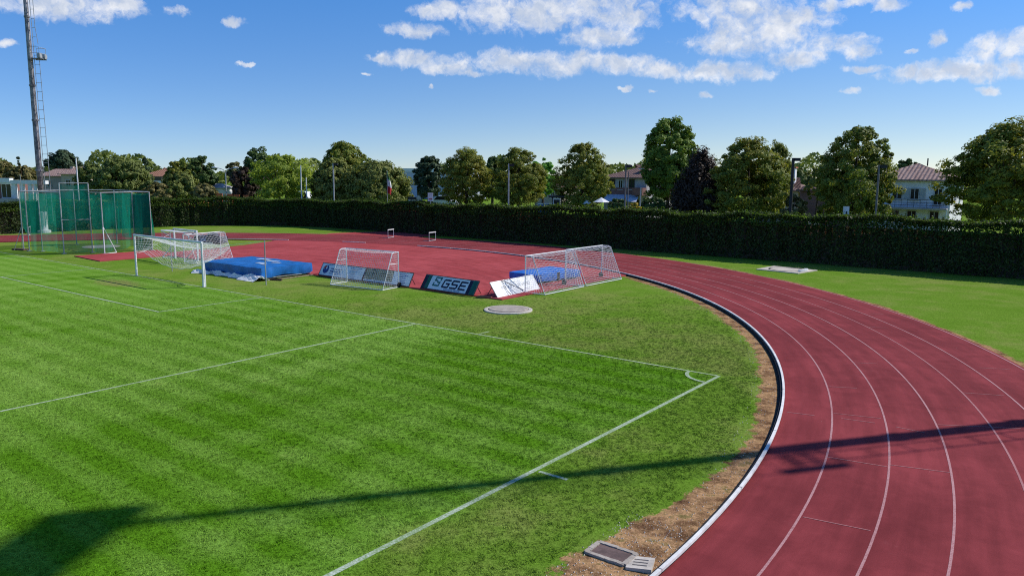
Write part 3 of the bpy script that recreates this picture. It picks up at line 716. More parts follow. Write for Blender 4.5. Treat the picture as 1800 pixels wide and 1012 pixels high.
ZB = 0.07
# A: white board with red and blue round emblem
t, w, h = board("grey-white sponsor board with a round red and blue emblem behind the small goal", (29.04, -7.13, ZB), (24.98, -7.05, ZB), (29.04, -7.56, 0.82))
m = MB(); R0 = 0.27; cx, cy = 0.50, 0.45
m.poly([(cx+R0*math.cos(a), cy+R0*math.sin(a), 0.005) for a in np.linspace(math.pi*1.0, math.pi*2.0, 18)] + [(cx+0.12, cy+0.10, 0.005), (cx+0.03, cy-0.02, 0.005), (cx-0.07, cy+0.10, 0.005), (cx-0.16, cy, 0.005)]); m.build("emblem_wave", M['print_bl'], t)
m = MB(); m.poly([(cx+R0*math.cos(a), cy+R0*math.sin(a), 0.005) for a in np.linspace(0.15, math.pi*0.45, 10)] + [(cx+0.10, cy+0.06, 0.005)]); m.build("emblem_blue", M['print_bl'], t)
m = MB(); m.poly([(cx+R0*math.cos(a), cy+R0*math.sin(a), 0.005) for a in np.linspace(math.pi*0.48, math.pi*0.97, 10)] + [(cx-0.05, cy+0.05, 0.005)]); m.build("emblem_red", M['print_rd'], t)
rg = random.Random(5)
TP = {}
def textline(x, y, n, s, mat, wmin=0.03, wmax=0.09):
    mats, m = TP.setdefault(t.name, ([], MB())); X = x
    if mat not in mats: mats.append(mat)
    m.mi = mats.index(mat)
    for _ in range(n):
        k = rg.uniform(wmin, wmax); m.box((X+k/2, y+rg.uniform(-.1, .1)*s, 0.0015), (k, s*rg.uniform(.6, 1), 0.005)); X += k+0.03
textline(0.55, 0.76, 16, 0.045, 'print_bl')
for y, s_ in ((0.52, 0.10), (0.36, 0.10), (0.22, 0.06)): textline(0.95, y, 9, s_, 'print_bl', 0.05, 0.13)
textline(2.7, 0.74, 11, 0.05, 'print_bl')
for k in range(5): textline(2.75, 0.62-0.125*k, 7, 0.045, 'print_bl' if k % 2 else 'print_rd')
# B: beige and white board
t, w, h = board("sponsor board with beige left half and small white text half behind the small goal", (24.92, -7.05, ZB), (21.14, -7.12, ZB), (24.92, -7.50, 0.82))
MB().poly([(0.04, 0.16, 0.004), (2.35, 0.16, 0.004), (2.25, h-0.04, 0.004), (0.04, h-0.04, 0.004)]).build("beige_print", M['board_be'], t)
m = MB()
for i in range(28):
    a0, a1 = 2*math.pi*i/28, 2*math.pi*(i+1)/28
    for r0 in (0.27,): m.quad((0.65+r0*math.cos(a0), 0.5+r0*math.sin(a0), 0.0065), (0.65+(r0+.035)*math.cos(a0), 0.5+(r0+.035)*math.sin(a0), 0.0065), (0.65+(r0+.035)*math.cos(a1), 0.5+(r0+.035)*math.sin(a1), 0.0065), (0.65+r0*math.cos(a1), 0.5+r0*math.sin(a1), 0.0065))
m.box((0.62, 0.5, 0.005), (0.04, 0.3, 0.004)); m.box((0.70, 0.58, 0.005), (0.14, 0.035, 0.004)); m.box((0.70, 0.50, 0.005), (0.14, 0.035, 0.004)); m.box((0.77, 0.54, 0.005), (0.035, 0.1, 0.004))
m.build("ring_emblem", M['rust'], t)
for y in (0.6, 0.45): textline(1.25, y, 8, 0.11, 'rust', 0.05, 0.10)
textline(0.15, 0.09, 22, 0.05, 'print_bl')
for k in range(7): textline(2.75+0.05*(k % 2), 0.74-0.105*k, 7, 0.045, 'print_bl')
# C: GSE
t, w, h = board("white GSE sponsor board with green and dark blue side bands", (20.42, -7.30, ZB), (16.36, -7.08, ZB), (20.42, -7.80, 0.80))
for x, d, mt in ((0.15, 0.24, 'board_dk'), (0.40, 0.26, 'board_gr'), (w-0.52, 0.24, 'board_dk'), (w-0.22, 0.34, 'board_gr')): print_box(t, "colour_band", (x, h/2), (d, h-0.09), mt)
def stroke(m, segs, ox, oy, s, wd, sh=0.16):
    for (xa, ya, xb, yb) in segs:
        a = Vector((ox+(xa+ya*sh)*s, oy+ya*s)); c = Vector((ox+(xb+yb*sh)*s, oy+yb*s)); d = (c-a).normalized(); a = a-d*wd/2; c = c+d*wd/2
        n = Vector((-d.y, d.x))*wd/2
        zq = 0.0042+0.0007*(len(m.f) % 5)
        m.poly([(a.x-n.x, a.y-n.y, zq), (c.x-n.x, c.y-n.y, zq), (c.x+n.x, c.y+n.y, zq), (a.x+n.x, a.y+n.y, zq)])
ly = 0.25; sc = 0.43; wd = 0.098
for nm, ox, segs in (("letter_g", 1.55, [(1, 1, .1, 1), (0, .9, 0, .1), (.1, 0, .9, 0), (1, .1, 1, .5), (1, .5, .55, .5)]),
                     ("letter_s", 2.18, [(1, 1, .1, 1), (0, .9, 0, .6), (.1, .5, .9, .5), (1, .4, 1, .1), (.9, 0, 0, 0)]),
                     ("letter_e", 2.81, [(1, 1, 0, 1), (0, 1, 0, 0), (0, .5, .85, .5), (0, 0, 1, 0)])):
    m = MB(); stroke(m, segs, ox, ly, sc, wd); m.build(nm, M['board_dk'], t)
m = MB(); stroke(m, [(0, .62, 0, 1), (0, 1, .9, 1), (.9, 1, .9, .72), (0, .62, .38, .62)], 0.84, ly+0.05, 0.46, 0.085)
stroke(m, [(.9, 0, 0, 0), (0, 0, 0, .30), (.9, 0, .9, .45), (.9, .45, .52, .45)], 0.84, ly+0.03, 0.46, 0.085); m.build("block_emblem", M['board_te'], t)
tag(link("lettering", text_mesh("Costruzioni Generali", 0.145, M['print_bl']), t, (2.36, 0.085, 0.005)), kind='stuff')
# D: white board
t, w, h = board("bright white sponsor board with pale grey lettering leaning on a metal frame", (15.04, -7.49, 0.03), (15.20, -11.49, 0.03), (15.58, -7.50, 0.80), facemat='board_w')
tag(link("lettering", text_mesh("MUSATTO SILVANO", 0.30, M['print_gy']), t, (w/2+0.05, 0.42, 0.004)), kind='stuff')
for y, n in ((0.32, 12), (0.24, 26), (0.155, 26), (0.075, 24)): textline(1.6 if n == 12 else 0.7, y, n, 0.035, 'print_gy')
textline(1.3, 0.73, 15, 0.04, 'print_gy')
MB().tube([(1.05, h-0.02, 0.03), (2.0, 0.04, 0.30)], 0.018, 6).build("frame_bar", M['dark'], t)
MB().tube([(1.0, h-0.02, 0.03), (1.0, 0.3, 0.05), (1.05, 0.02, 0.10)], 0.014, 6).build("frame_bar", M['dark'], t)
tag(MB().box((15.75, -7.32, 0.05), (0.9, 0.16, 0.09), 0.05).build("kerb_stone", M['brick']), "loose reddish kerb stone on the grass left of the white sponsor board", "stone")

for nm_, (mats_, m_) in TP.items(): tag(m_.build("small_print", [M[q] for q in mats_], bpy.data.objects[nm_]), kind='stuff')

# ------------------------------------------------------------------ covers and concrete pads
t = thing("round_cover", "round concrete inspection cover with raised rim set in the grass", "cover", (12.58, -5.17, 0), 0)
MB().lathe([(1.15, 0.0), (1.15, 0.05), (1.10, 0.065), (0.97, 0.065), (0.955, 0.03)], 56).build("rim", M['conc_lite'], t)
MB().lathe([(0.93, 0.02), (0.93, 0.085), (0.90, 0.10), (0.02, 0.112)], 56).build("lid", M['concrete'], t, smooth=False)
MB().lathe([(0.956, 0.0), (0.956, 0.034)], 48).build("joint", M['kerb_dark'], t)
q = [on_z(1329, 474), on_z(1403, 481.5), on_z(1437, 476), on_z(1360, 468.5)]
cxy = sum(q)/4
t = thing("throwing_circle", "pale concrete throwing circle slab with dark ring near the hedge", "throwing circle", (cxy[0], cxy[1], 0))
MB().prism([(p[0]-cxy[0], p[1]-cxy[1]) for p in q], -0.05, 0.06).build("slab", M['conc_lite'], t)
m = MB(); ri = [(1.06*math.cos(a), 1.06*math.sin(a)) for a in np.linspace(0, 2*math.pi, 49)]; ro = [(1.16*math.cos(a), 1.16*math.sin(a)) for a in np.linspace(0, 2*math.pi, 49)]
ribbon(m, ri, ro, 0.075); wall_strip(m, ro, 0.055, 0.075); wall_strip(m, ri, 0.055, 0.075, True); m.build("ring", M['dark'], t)
m = MB(); a_ = math.atan2(q[2][1]-cxy[1], q[2][0]-cxy[0])-0.55
a = [(1.18*math.cos(a_+k), 1.18*math.sin(a_+k)) for k in np.linspace(-.55, .55, 12)]; c = [(1.42*math.cos(a_+k), 1.42*math.sin(a_+k)) for k in np.linspace(-.55, .55, 12)]
m.prism(c + a[::-1], 0.058, 0.16); m.build("stop_board", M['white'], t)

t = thing("drain_cover", "square rusty iron drain cover in a rough concrete frame beside the kerb", "drain cover", (-3.21, 12.38, -0.06), 0.02)
m = MB(); fo = [(-0.40, -0.26), (0.40, -0.26), (0.40, 0.26), (-0.40, 0.26)]
rg = random.Random(4)
for k in range(4):
    a, c = fo[k], fo[(k+1) % 4]
    mid = ((a[0]+c[0])/2*0.88, (a[1]+c[1])/2*0.83); ln = math.hypot(c[0]-a[0], c[1]-a[1])
    for s_ in range(6):
        qx = a[0]+(c[0]-a[0])*(s_+.5)/6; qy = a[1]+(c[1]-a[1])*(s_+.5)/6
        m.box((qx*0.9, qy*0.86, 0.045), ((0.13, 0.075, 0.10+rg.uniform(0, .02)) if k % 2 == 0 else (0.085, 0.085, 0.10+rg.uniform(0, .02))), rg.uniform(-.12, .12))
m.build("frame", M['concrete'], t); MB().box((0, 0, 0.055), (0.62, 0.37, 0.06)).build("lid", M['lid'], t)
t = thing("drain_grate", "pale concrete gully grate with three slots beside the rusty drain cover", "drain grate", (-3.78, 12.40, -0.055), 0.34)
t.rotation_euler = (0.05, 0.06, 0.34)
m = MB(); w_, l_ = 0.42, 0.46
ys = [-l_/2, -0.125, -0.085, -0.02, 0.02, 0.085, 0.125, l_/2]
for k in range(0, 8, 2): m.box((0, (ys[k]+ys[k+1])/2, 0.05), (w_, ys[k+1]-ys[k], 0.10))
for x in (-1, 1): 
    for k in (1, 3, 5): m.box((x*(w_/2-0.045), (ys[k]+ys[k+1])/2, 0.05), (0.09, ys[k+1]-ys[k], 0.098))
m.build("slab", M['conc_lite'], t); MB().box((0, 0, 0.012), (0.40, 0.40, 0.02)).build("gully", M['kerb_dark'], t)

# gravel and straw on the bare strip
m = MB(); rg = random.Random(21)
for k in range(1500):
    th = math.pi+rg.random()**1.6*0.95; r = KR-0.1-rg.random()**1.3*0.85
    x, y = KC[0]+r*math.cos(th), KC[1]+r*math.sin(th)
    if k < 420: x, y = -4.1+rg.random()**0.8*1.4, 12.3+rg.uniform(-1.6, 1.6)
    s_ = rg.uniform(0.006, 0.022); z = s_*0.4
    pts = [(x+s_*rg.uniform(.6, 1.2)*math.cos(w), y+s_*rg.uniform(.6, 1.2)*math.sin(w), 0.0) for w in (0, 2.1, 4.2)]
    tp_ = (x, y, s_*rg.uniform(.7, 1.2)); n = len(m.v); m.v += pts+[tp_]; m.f += [(n, n+1, n+3), (n+1, n+2, n+3), (n+2, n, n+3)]; m.m += [0]*3
tag(m.build("gravel", M['conc_lite']), "loose gravel scattered on the bare soil along the kerb", "gravel", kind='stuff')

# ------------------------------------------------------------------ hurdles
def hurdle(label, p, rz):
    t = thing("hurdle", label, "hurdle", (p[0], p[1], ZT), rz, "hurdles")
    for x in (-0.55, 0.55):
        MB().tube([(x, 0, 0.02), (x, 0, 0.80)], 0.02, 6).build("upright", M['white'], t); MB().tube([(x, 0, 0.025), (x, 0.65, 0.025)], 0.022, 6).build("foot", M['galv'], t)
    MB().box((0, -0.015, 0.80), (1.2, 0.025, 0.09)).build("bar", M['white'], t); MB().tube([(-0.55, 0, 0.03), (0.55, 0, 0.03)], 0.018, 6).build("base_tube", M['white'], t)
hurdle("white hurdle farther left of the two standing on the far red bend", on_z(687, 418.5), -1.28)
hurdle("white hurdle nearest the hedge side grass on the far red bend, right of its twin", on_z(760, 424), -1.40)
hurdle("white hurdle on the track behind the left end of the green cage", on_z(53, 414), -0.49)

# ------------------------------------------------------------------ throwing cage
t = thing("throwing_cage", "large throwing cage of galvanised posts hung with green safety netting", "cage", (56, -6, 0))
O = np.array([56, -6, 0.0])
posts = {'a': (59.0, -1.75), 'b': (57.0, -2.34), 'c': (54.0, -2.7), 'd': (53.28, -4.5), 'e': (51.76, -4.71), 'f': (52.17, -7.31), 'g': (51.62, -8.43), 'i': (59.6, -9.43), 'j': (61.0, -6.65), 'k': (58.2, -1.86)}
for k, p in posts.items():
    hh = 5.4 if k in 'cd' else 4.72
    x, y = p[0]-O[0], p[1]-O[1]
    MB().tube([(x, y, 0), (x, y, hh)], 0.045, 8).build("post", M['galv'], t)
    MB().box((x, y, 0.02), (0.3, 0.3, 0.03)).build("base_plate", M['galv'], t)
for ring in ('akbc', 'de', 'efg', 'gij', 'ja'):
    pts = [(posts[k][0]-O[0], posts[k][1]-O[1], 4.70) for k in ring]; MB().tube(pts, 0.04, 6).build("top_rail", M['galv'], t)
x, y = [(posts['c'][i]+posts['d'][i])/2-O[i] for i in (0, 1)]
for z in (5.4, 2.6): MB().tube([(posts['c'][0]-56, posts['c'][1]+6, z), (posts['d'][0]-56, posts['d'][1]+6, z)], 0.035, 6).build("gate_rail", M['galv'], t)
def curtain(ring, z0, z1, mat, amp=0.10, n=14, hem=0.0, seed=0):
    m = MB(); pts = []; rg = random.Random(seed); ph = rg.uniform(0, 6)
    for a, c in zip(ring[:-1], ring[1:]):
        A, Bq = np.array(posts[a]), np.array(posts[c]); ln = np.linalg.norm(Bq-A); k = max(4, int(ln*5))
        nn = np.array([-(Bq-A)[1], (Bq-A)[0]])/ln
        for i in range(k): pts.append((A+(Bq-A)*i/k, nn, i/k))
    pts.append((np.array(posts[ring[-1]]), nn, 0)); rows = []
    for j in range(n+1):
        q = j/n; row = []
        for i, (p, nn_, u) in enumerate(pts):
            o_ = amp*(0.4+q)*(math.sin(i*0.9+ph)+0.6*math.sin(i*0.41+ph*2))
            zt = z1-0.10*math.sin(u*math.pi)
            row.append((p[0]+nn_[0]*o_-56, p[1]+nn_[1]*o_+6, zt*(1-q)+(z0+hem*(math.sin(i*0.37+ph)*.5+.5))*q))
        rows.append(row)
    for j in range(n):
        for i in range(len(pts)-1): m.quad(rows[j][i], rows[j+1][i], rows[j+1][i+1], rows[j][i+1])
    return m.build("netting", M[mat], t, smooth=True)
curtain('kb', 0.02, 4.6, 'net_g', 0.12, seed=1); curtain('bc', 0.05, 4.55, 'net_g', 0.04, seed=2); curtain('cd', 0.05, 5.35, 'net_g', 0.05, seed=3)
curtain('de', 0.05, 4.6, 'net_g', 0.10, seed=4); curtain('ef', 0.1, 4.6, 'net_g', 0.16, seed=5, hem=0.3); curtain('fg', 0.05, 4.55, 'net_gd', 0.08, seed=6)
curtain('gi', 0.7, 4.6, 'net_g', 0.24, seed=7, hem=0.6); curtain('ij', 1.3, 4.6, 'net_g', 0.24, seed=9, hem=0.7); curtain('ja', 1.2, 4.6, 'net_g', 0.2, seed=10, hem=0.8)
e = (posts['e'][0]-56, posts['e'][1]+6)
for q in ((-0.45, 0.2), (0.1, -0.95)): MB().tube([(e[0], e[1], 2.1), (e[0]+q[0], e[1]+q[1], 0.03)], 0.035, 6).build("brace", M['white'], t)
MB().tube([(e[0]-0.45, e[1]+0.2, 0.03), (e[0]+0.1, e[1]-0.95, 0.03)], 0.035, 6).build("brace", M['white'], t)
a = (posts['a'][0]-56, posts['a'][1]+6)
for q in ((0.5, 0.5), (0.9, -0.2)): MB().tube([(a[0], a[1], 2.0), (a[0]+q[0], a[1]+q[1], 0.03)], 0.025, 6).build("brace", M['galv'], t)
MB().box((a[0]+0.4, a[1]+0.1, 0.06), (1.3, 0.5, 0.12), 0.3).build("ballast", M['rust'], t)
p = on_z(178, 433.5)
tag(MB().lathe([(1.45, 0), (1.45, 0.02), (0.02, 0.025)], 40, (p[0], p[1], 0.0)).build("cage_circle", M['conc_lite']), "pale concrete throwing circle inside the green cage", "throwing circle")

# ------------------------------------------------------------------ floodlight masts
def mast(label, base, face, ladder_dir, shift=0.0):
    t = thing("floodlight_mast", label, "floodlight mast", (*base, 0), 0, "floodlight masts")
    H = 30.4
    MB().tube([(0, 0, 2.0), (0, 0, 8), (0, 0, 17), (0, 0, H)], [0.30, 0.275, 0.24, 0.15], 20).build("pole", M['mast'], t, smooth=True)
    MB().lathe([(0.62, 0), (0.62, 0.25), (0.38, 0.3), (0.38, 2.1), (0.31, 2.15)], 20).build("painted_foot", M['white'], t)
    for z in (6.2, 11.2, 14.6, 21.2, 25.6):
        rz_ = float(np.interp(z, [2, 8, 17, 30], [.30, .275, .24, .15])); MB().lathe([(rz_-.04, 0), (rz_+.05, 0.03), (rz_+.05, 0.2), (rz_-.04, 0.24)], 20, (0, 0, z)).build("collar", M['mast'], t)
    lx, ly = ladder_dir; px_, py_ = -ly, lx
    m = MB()
    ld = MB(); r0, r1 = 0.48, 1.02
    ld.tube([(lx*r0, ly*r0, 1.2), (lx*(r0-.1), ly*(r0-.1), 27.5)], 0.028, 5); ld.tube([(lx*r1, ly*r1, 1.2), (lx*(r1-.12), ly*(r1-.12), 17.6)], 0.028, 5)
    ld.tube([(lx*(r1-.12), ly*(r1-.12), 18.7), (lx*0.72, ly*0.72, 20.4), (lx*0.70, ly*0.70, 27.5)], 0.028, 5)
    lad = ld.build("ladder", M['galv'], t)
    rm = MB().tube([(0, 0, 0), (0.56, 0, 0)], 0.022, 5).mesh("rung", M['galv']); ang = math.atan2(ly, lx)
    rs = MB().tube([(0, 0, 0), (0.32, 0, 0)], 0.022, 5).mesh("rung", M['galv'])
    z = 1.8; k = 0
    while z < 27:
        up = z > 18.2
        o = link("rung", rs if up else rm, lad, (lx*0.40, ly*0.40, z)); o.rotation_euler = (0, 0, ang)
        z += 0.88
    pf = MB(); c = 0.78
    for q in range(7): pf.box((lx*(0.28+0.16*q), ly*(0.28+0.16*q), 17.30), (0.05, 1.2, 0.05), ang)
    for q in (-.55, 0, .55): pf.box((lx*c+px_*q, ly*c+py_*q, 17.25), (1.1, 0.05, 0.06), ang); pl2 = pf.build("platform", M['galv'], t)
    for q in (-.42, .42): MB().box((lx*1.2+px_*q, ly*1.2+py_*q, 17.55), (0.28, 0.42, 0.42), ang).build("ballast_box", M['galv'], pl2)
    rl = MB()
    for zz_ in (17.8, 18.35):
        rl.tube([(lx*0.35+px_*0.55, ly*0.35+py_*0.55, zz_), (lx*1.25+px_*0.55, ly*1.25+py_*0.55, zz_), (lx*1.25-px_*0.55, ly*1.25-py_*0.55, zz_), (lx*0.35-px_*0.55, ly*0.35-py_*0.55, zz_)], 0.02, 5)
    for a_, s_ in ((0.35, .55), (1.25, .55), (1.25, -.55), (0.35, -.55)): rl.tube([(lx*a_+px_*s_, ly*a_+py_*s_, 17.3), (lx*a_+px_*s_, ly*a_+py_*s_, 18.35)], 0.02, 5)
    rl.build("railing", M['galv'], pl2)
    # lamp head: three cross arms of floodlights
    fx, fy = face; sx_, sy_ = -fy, fx
    an = math.atan2(fy, fx)
    for r_, z in enumerate((29.3, 29.75, 30.2)):
        MB().box((fx*0.22+sx_*shift, fy*0.22+sy_*shift, z), (0.10, 2.9, 0.10), an).build("cross_arm", M['galv'], t)
        for i in range(4):
            o_ = (i-1.5)*0.72+shift; fl = MB().box((fx*0.50+sx_*o_, fy*0.50+sy_*o_, z-0.03), (0.36, 0.66, 0.52), an).build("floodlight", M['mast'], t)
            MB().box((fx*0.69+sx_*o_, fy*0.69+sy_*o_, z-0.03), (0.015, 0.58, 0.44), an).build("lens", M['frame'], fl)
    return t
mb_ = on_z(78, 409)
mast("tall grey tubular floodlight mast with ladder standing behind the green cage", (mb_[0], mb_[1]), (-0.7, 0.7), (-0.79, -0.61))
mast("tall floodlight mast outside the picture whose long shadow crosses the track and pitch", (-15.9, -10.95), (0.85, 0.53), (-0.809, 0.588), 0.75)

# ------------------------------------------------------------------ foliage
def leaf_mesh(name, P, Nn, size, mat, rng, aspect=0.6):
    n = len(P); Nn = Nn/np.maximum(np.linalg.norm(Nn, axis=1, keepdims=True), 1e-6)
    ref = rng.normal(size=(n, 3)); a = np.cross(Nn, ref); a /= np.maximum(np.linalg.norm(a, axis=1, keepdims=True), 1e-6); b_ = np.cross(Nn, a)
    s = size[:, None]*0.5; bend = Nn*s*0.25
    V = np.empty((n, 4, 3)); V[:, 0] = P-a*s; V[:, 1] = P-b_*s*aspect+bend; V[:, 2] = P+a*s; V[:, 3] = P+b_*s*aspect+bend
    me = bpy.data.meshes.new(name); me.vertices.add(n*4); me.loops.add(n*4); me.polygons.add(n)
    me.vertices.foreach_set("co", V.reshape(-1).astype(np.float32)); me.loops.foreach_set("vertex_index", np.arange(n*4, dtype=np.int32))
    me.polygons.foreach_set("loop_start", np.arange(0, n*4, 4, dtype=np.int32))
    at_ = me.attributes.new("lr", 'FLOAT', 'FACE'); at_.data.foreach_set("value", rng.random(n).astype(np.float32))
    me.materials.append(mat); me.update(); me.validate(); return me
PROF = {'linden': [(0, .62), (.08, .84), (.22, .98), (.40, 1.0), (.58, .94), (.74, .78), (.88, .54), (1, .22)],
        'round': [(0, .60), (.12, .86), (.3, .99), (.5, 1.0), (.7, .90), (.87, .64), (1, .22)],
        'column': [(0, .50), (.1, .80), (.3, .95), (.55, 1.0), (.75, .90), (.9, .68), (1, .30)],
        'weep': [(0, 1.0), (.15, .98), (.35, .80), (.55, .58), (.75, .40), (.9, .28), (1, .10)],
        'umbrella': [(0, .75), (.2, 1.0), (.5, .95), (.8, .65), (1, .15)],
        'cone': [(0, 1.0), (.2, .82), (.5, .5), (.8, .2), (1, .02)],
        'shrub': [(0, .9), (.3, 1.0), (.6, .9), (.85, .6), (1, .2)]}
def crown_mesh(name, prof, H, R, mat, seed, ncl, per, lsize, clump=0.17, lump=0.10, hang=0.0, inner=0.45):
    rng = np.random.default_rng(seed); pr = np.array(PROF[prof]); rf = lambda q: np.interp(q, pr[:, 0], pr[:, 1])
    tt = rng.random(ncl*4); keep = rng.random(ncl*4) < (0.25+0.75*rf(tt)); tt = tt[keep][:ncl]; n = len(tt)
    th = rng.random(n)*2*np.pi; ph = rng.random(6)*6.28
    rad = 1+lump*(np.sin(2*th+ph[0]+3*tt)+0.7*np.sin(3*th+ph[1]-5*tt)+0.6*np.sin(5*th+ph[2]+7*tt))
    fr = (inner+(1-inner)*np.sqrt(rng.random(n)))*(1+0.07*rng.normal(size=n)); rr = R*rf(tt)*rad*fr
    cc = np.stack([rr*np.cos(th), rr*np.sin(th), (tt*0.94+0.02)*H+0.02*H*rng.normal(size=n)], 1)
    cs = R*clump*(0.40+0.95*rng.random(n))
    idx = np.repeat(np.arange(n), per); k = len(idx)
    d = rng.normal(size=(k, 3)); d /= np.linalg.norm(d, axis=1, keepdims=True); rad_ = 0.35+0.65*rng.random(k)**0.6
    ofs = d*(rad_*cs[idx])[:, None]; ofs[:, 2] *= 0.75
    if hang: ofs[:, 2] -= rng.random(k)*hang*R
    P = cc[idx]+ofs
    outw = cc.copy(); outw[:, 2] = (cc[:, 2]-0.4*H)*0.6; outw /= np.maximum(np.linalg.norm(outw, axis=1, keepdims=True), 1e-3)
    Nn = d*0.8+outw[idx]*0.8+rng.normal(size=(k, 3))*0.55+np.array([0, 0, 0.25])
    return leaf_mesh(name, P, Nn, lsize*(0.6+0.8*rng.random(k)), mat, rng)
def trunk_mesh(h, crown_h, R, r0, seed, limbs=7, fork=False):
    rg = random.Random(seed); m = MB()
    if fork:
        for s_ in (-1, 1):
            m.tube([(0, 0, -0.1), (s_*0.15, 0, h*0.5), (s_*R*0.28, rg.uniform(-.2, .2), h+crown_h*0.3), (s_*R*0.36, 0.1, h+crown_h*0.75)], [r0, r0*0.8, r0*0.5, 0.03], 8)
    else: m.tube([(0, 0, -0.1), (0.02, 0.03, h*0.6), (rg.uniform(-.15, .15), rg.uniform(-.15, .15), h+crown_h*0.4), (0, 0, h+crown_h*0.85)], [r0*1.25, r0, r0*0.6, 0.03], 8)
    for k in range(limbs):
        a = k*2.4+rg.uniform(-.4, .4); z = h+crown_h*rg.uniform(0.0, 0.45); e = R*rg.uniform(.5, .8)
        m.tube([(0, 0, z-0.2), (e*0.5*math.cos(a), e*0.5*math.sin(a), z+0.35*e), (e*math.cos(a), e*math.sin(a), z+0.8*e)], [r0*0.45, r0*0.3, 0.025], 6)
    return m
def tree(name, label, px, top, bot, wpx, depth, prof, leaf, seed, cat="tree", ncl=150, per=110, lsize=0.27, clump=0.19, lump=0.06, trunk_r=0.2, hang=0.0, group=None, fork=False, inner=0.25, mesh=None):
    """px: crown centre column, top/bot: crown rows, wpx: crown width; the real size follows from the depth"""
    g0 = at(px, 330, depth); zt = at(px, top, depth)[2]; zb = max(0.3, at(px, bot, depth)[2]); Rr = wpx/2/F_*depth; Hh = zt-zb
    t = thing(name, label, cat, (g0[0], g0[1], 0), 0, group)
    if mesh is None: me = crown_mesh("crown", prof, Hh, Rr, L[leaf], seed, ncl, per, lsize, clump, lump, hang, inner); cr = link("crown", me, t, (0, 0, zb))
    else:
        me, h0, r0 = mesh; cr = link("crown", me, t, (0, 0, zb)); cr.scale = (Rr/r0, Rr/r0, Hh/h0); cr.rotation_euler = (0, 0, seed*1.7)
    if trunk_r: trunk_mesh(zb, Hh, Rr, trunk_r, seed, fork=fork).build("trunk", M['bark'], t)
    return t
LIN = [(crown_mesh("crown", 'linden', 9, 4.0, L['linden'], 100+k, 430, 100, 0.24, 0.14, 0.075, 0.0, 0.15), 9.0, 4.0) for k in range(3)]
G1 = "linden trees in a row behind the hedge"
tree("linden_tree", "dark broad linden tree at the right edge of the picture behind the hedge", 1778, 214, 392, 215, 60, 'linden', 'linden', 1, group=G1, mesh=LIN[0])
tree("linden_tree", "large rounded linden tree just left of the white house", 1504, 222, 388, 140, 66, 'linden', 'linden', 2, group=G1, mesh=LIN[1])
tree("linden_tree", "broad linden tree with yellowing crown right of the copper beech", 1314, 242, 378, 138, 70, 'linden', 'linden', 3, group=G1, mesh=LIN[2])
tree("linden_tree", "narrow pointed young linden leaning out of the broad linden beside the dark lamp post", 1364, 250, 372, 58, 72, 'linden', 'linden', 4, group=G1, mesh=LIN[0])
tree("linden_tree", "linden tree behind the bus shelter left of the pink house", 1024, 251, 364, 98, 78, 'linden', 'linden', 5, group=G1, mesh=LIN[1])
tree("linden_tree", "linden tree with the thin floodlight post standing in front of it", 912, 260, 360, 96, 82, 'linden', 'linden', 6, group=G1, mesh=LIN[2])
tree("linden_tree", "linden tree between the dark oval tree and the blue car", 820, 261, 358, 92, 84, 'linden', 'linden', 7, group=G1, mesh=LIN[0])
tree("tulip_tree", "tallest fresh green tree beside the pink house", 1175, 206, 352, 94, 84, 'column', 'tulip', 8, ncl=330, per=110, lsize=0.28, clump=0.17, lump=0.08)
tree("copper_beech", "dark purple weeping beech between the tallest tree and the lindens", 1232, 262, 378, 120, 74, 'weep', 'purple', 9, ncl=285, per=110, lsize=0.26, clump=0.18, lump=0.12, hang=0.30)
tree("green_tree", "small vivid green tree peeping out behind the linden with the floodlight post", 955, 277, 346, 42, 105, 'round', 'vivid', 10, ncl=90, per=90, lsize=0.34)
tree("dark_tree", "dark dense oval evergreen tree left of the linden row", 754, 272, 346, 48, 92, 'round', 'pine', 11, ncl=165, per=110, lsize=0.28, clump=0.22, lump=0.05)
tree("dark_tree", "dark tree half hidden between two lindens above the blue car", 866, 272, 350, 44, 96, 'round', 'dark', 12, ncl=105, per=90, lsize=0.32)
tree("round_oak", "broad low olive green tree behind the flag", 664, 284, 362, 116, 98, 'shrub', 'olive', 13, ncl=285, per=110, lsize=0.32, clump=0.17, lump=0.05)
tree("round_oak", "broad low olive green tree left of the flag behind the grey post", 592, 281, 362, 92, 99, 'shrub', 'olive', 14, ncl=225, per=110, lsize=0.32, clump=0.19, lump=0.05)
tree("broadleaf_tree", "tree rising above the broad low olive trees", 606, 251, 330, 80, 118, 'round', 'linden', 15, ncl=180, per=100, lsize=0.36)
tree("maple_tree", "airy bright yellow-green tree with a forked dark trunk", 496, 272, 350, 104, 100, 'round', 'bright', 16, ncl=127, per=85, lsize=0.30, clump=0.20, lump=0.12, fork=True, trunk_r=0.22, inner=0.2)
tree("broadleaf_tree", "dark rounded tree behind the bright yellow-green tree", 456, 261, 345, 64, 120, 'round', 'dark', 17, ncl=165, per=100, lsize=0.36)
tree("plum_tree", "dark purple-leaved tree left of the bright yellow-green tree", 432, 296, 350, 52, 104, 'round', 'purple', 18, ncl=120, per=90, lsize=0.30)
tree("broadleaf_tree", "brownish tree behind the twin street lamp", 413, 281, 345, 34, 128, 'round', 'brown', 19, ncl=75, per=90, lsize=0.36)
tree("broadleaf_tree", "dark green tree left of the twin street lamp", 357, 273, 345, 50, 118, 'round', 'dark', 20, ncl=135, per=100, lsize=0.34)
tree("broadleaf_tree", "olive tree right of the white house with orange roof", 316, 281, 345, 46, 116, 'round', 'linden', 21, ncl=120, per=100, lsize=0.34)
tree("broad_bush", "low rounded olive bush in front of the trees left of the street lamp", 318, 303, 352, 66, 108, 'shrub', 'olive', 22, cat="bush", ncl=135, per=100, lsize=0.32, trunk_r=0.1)
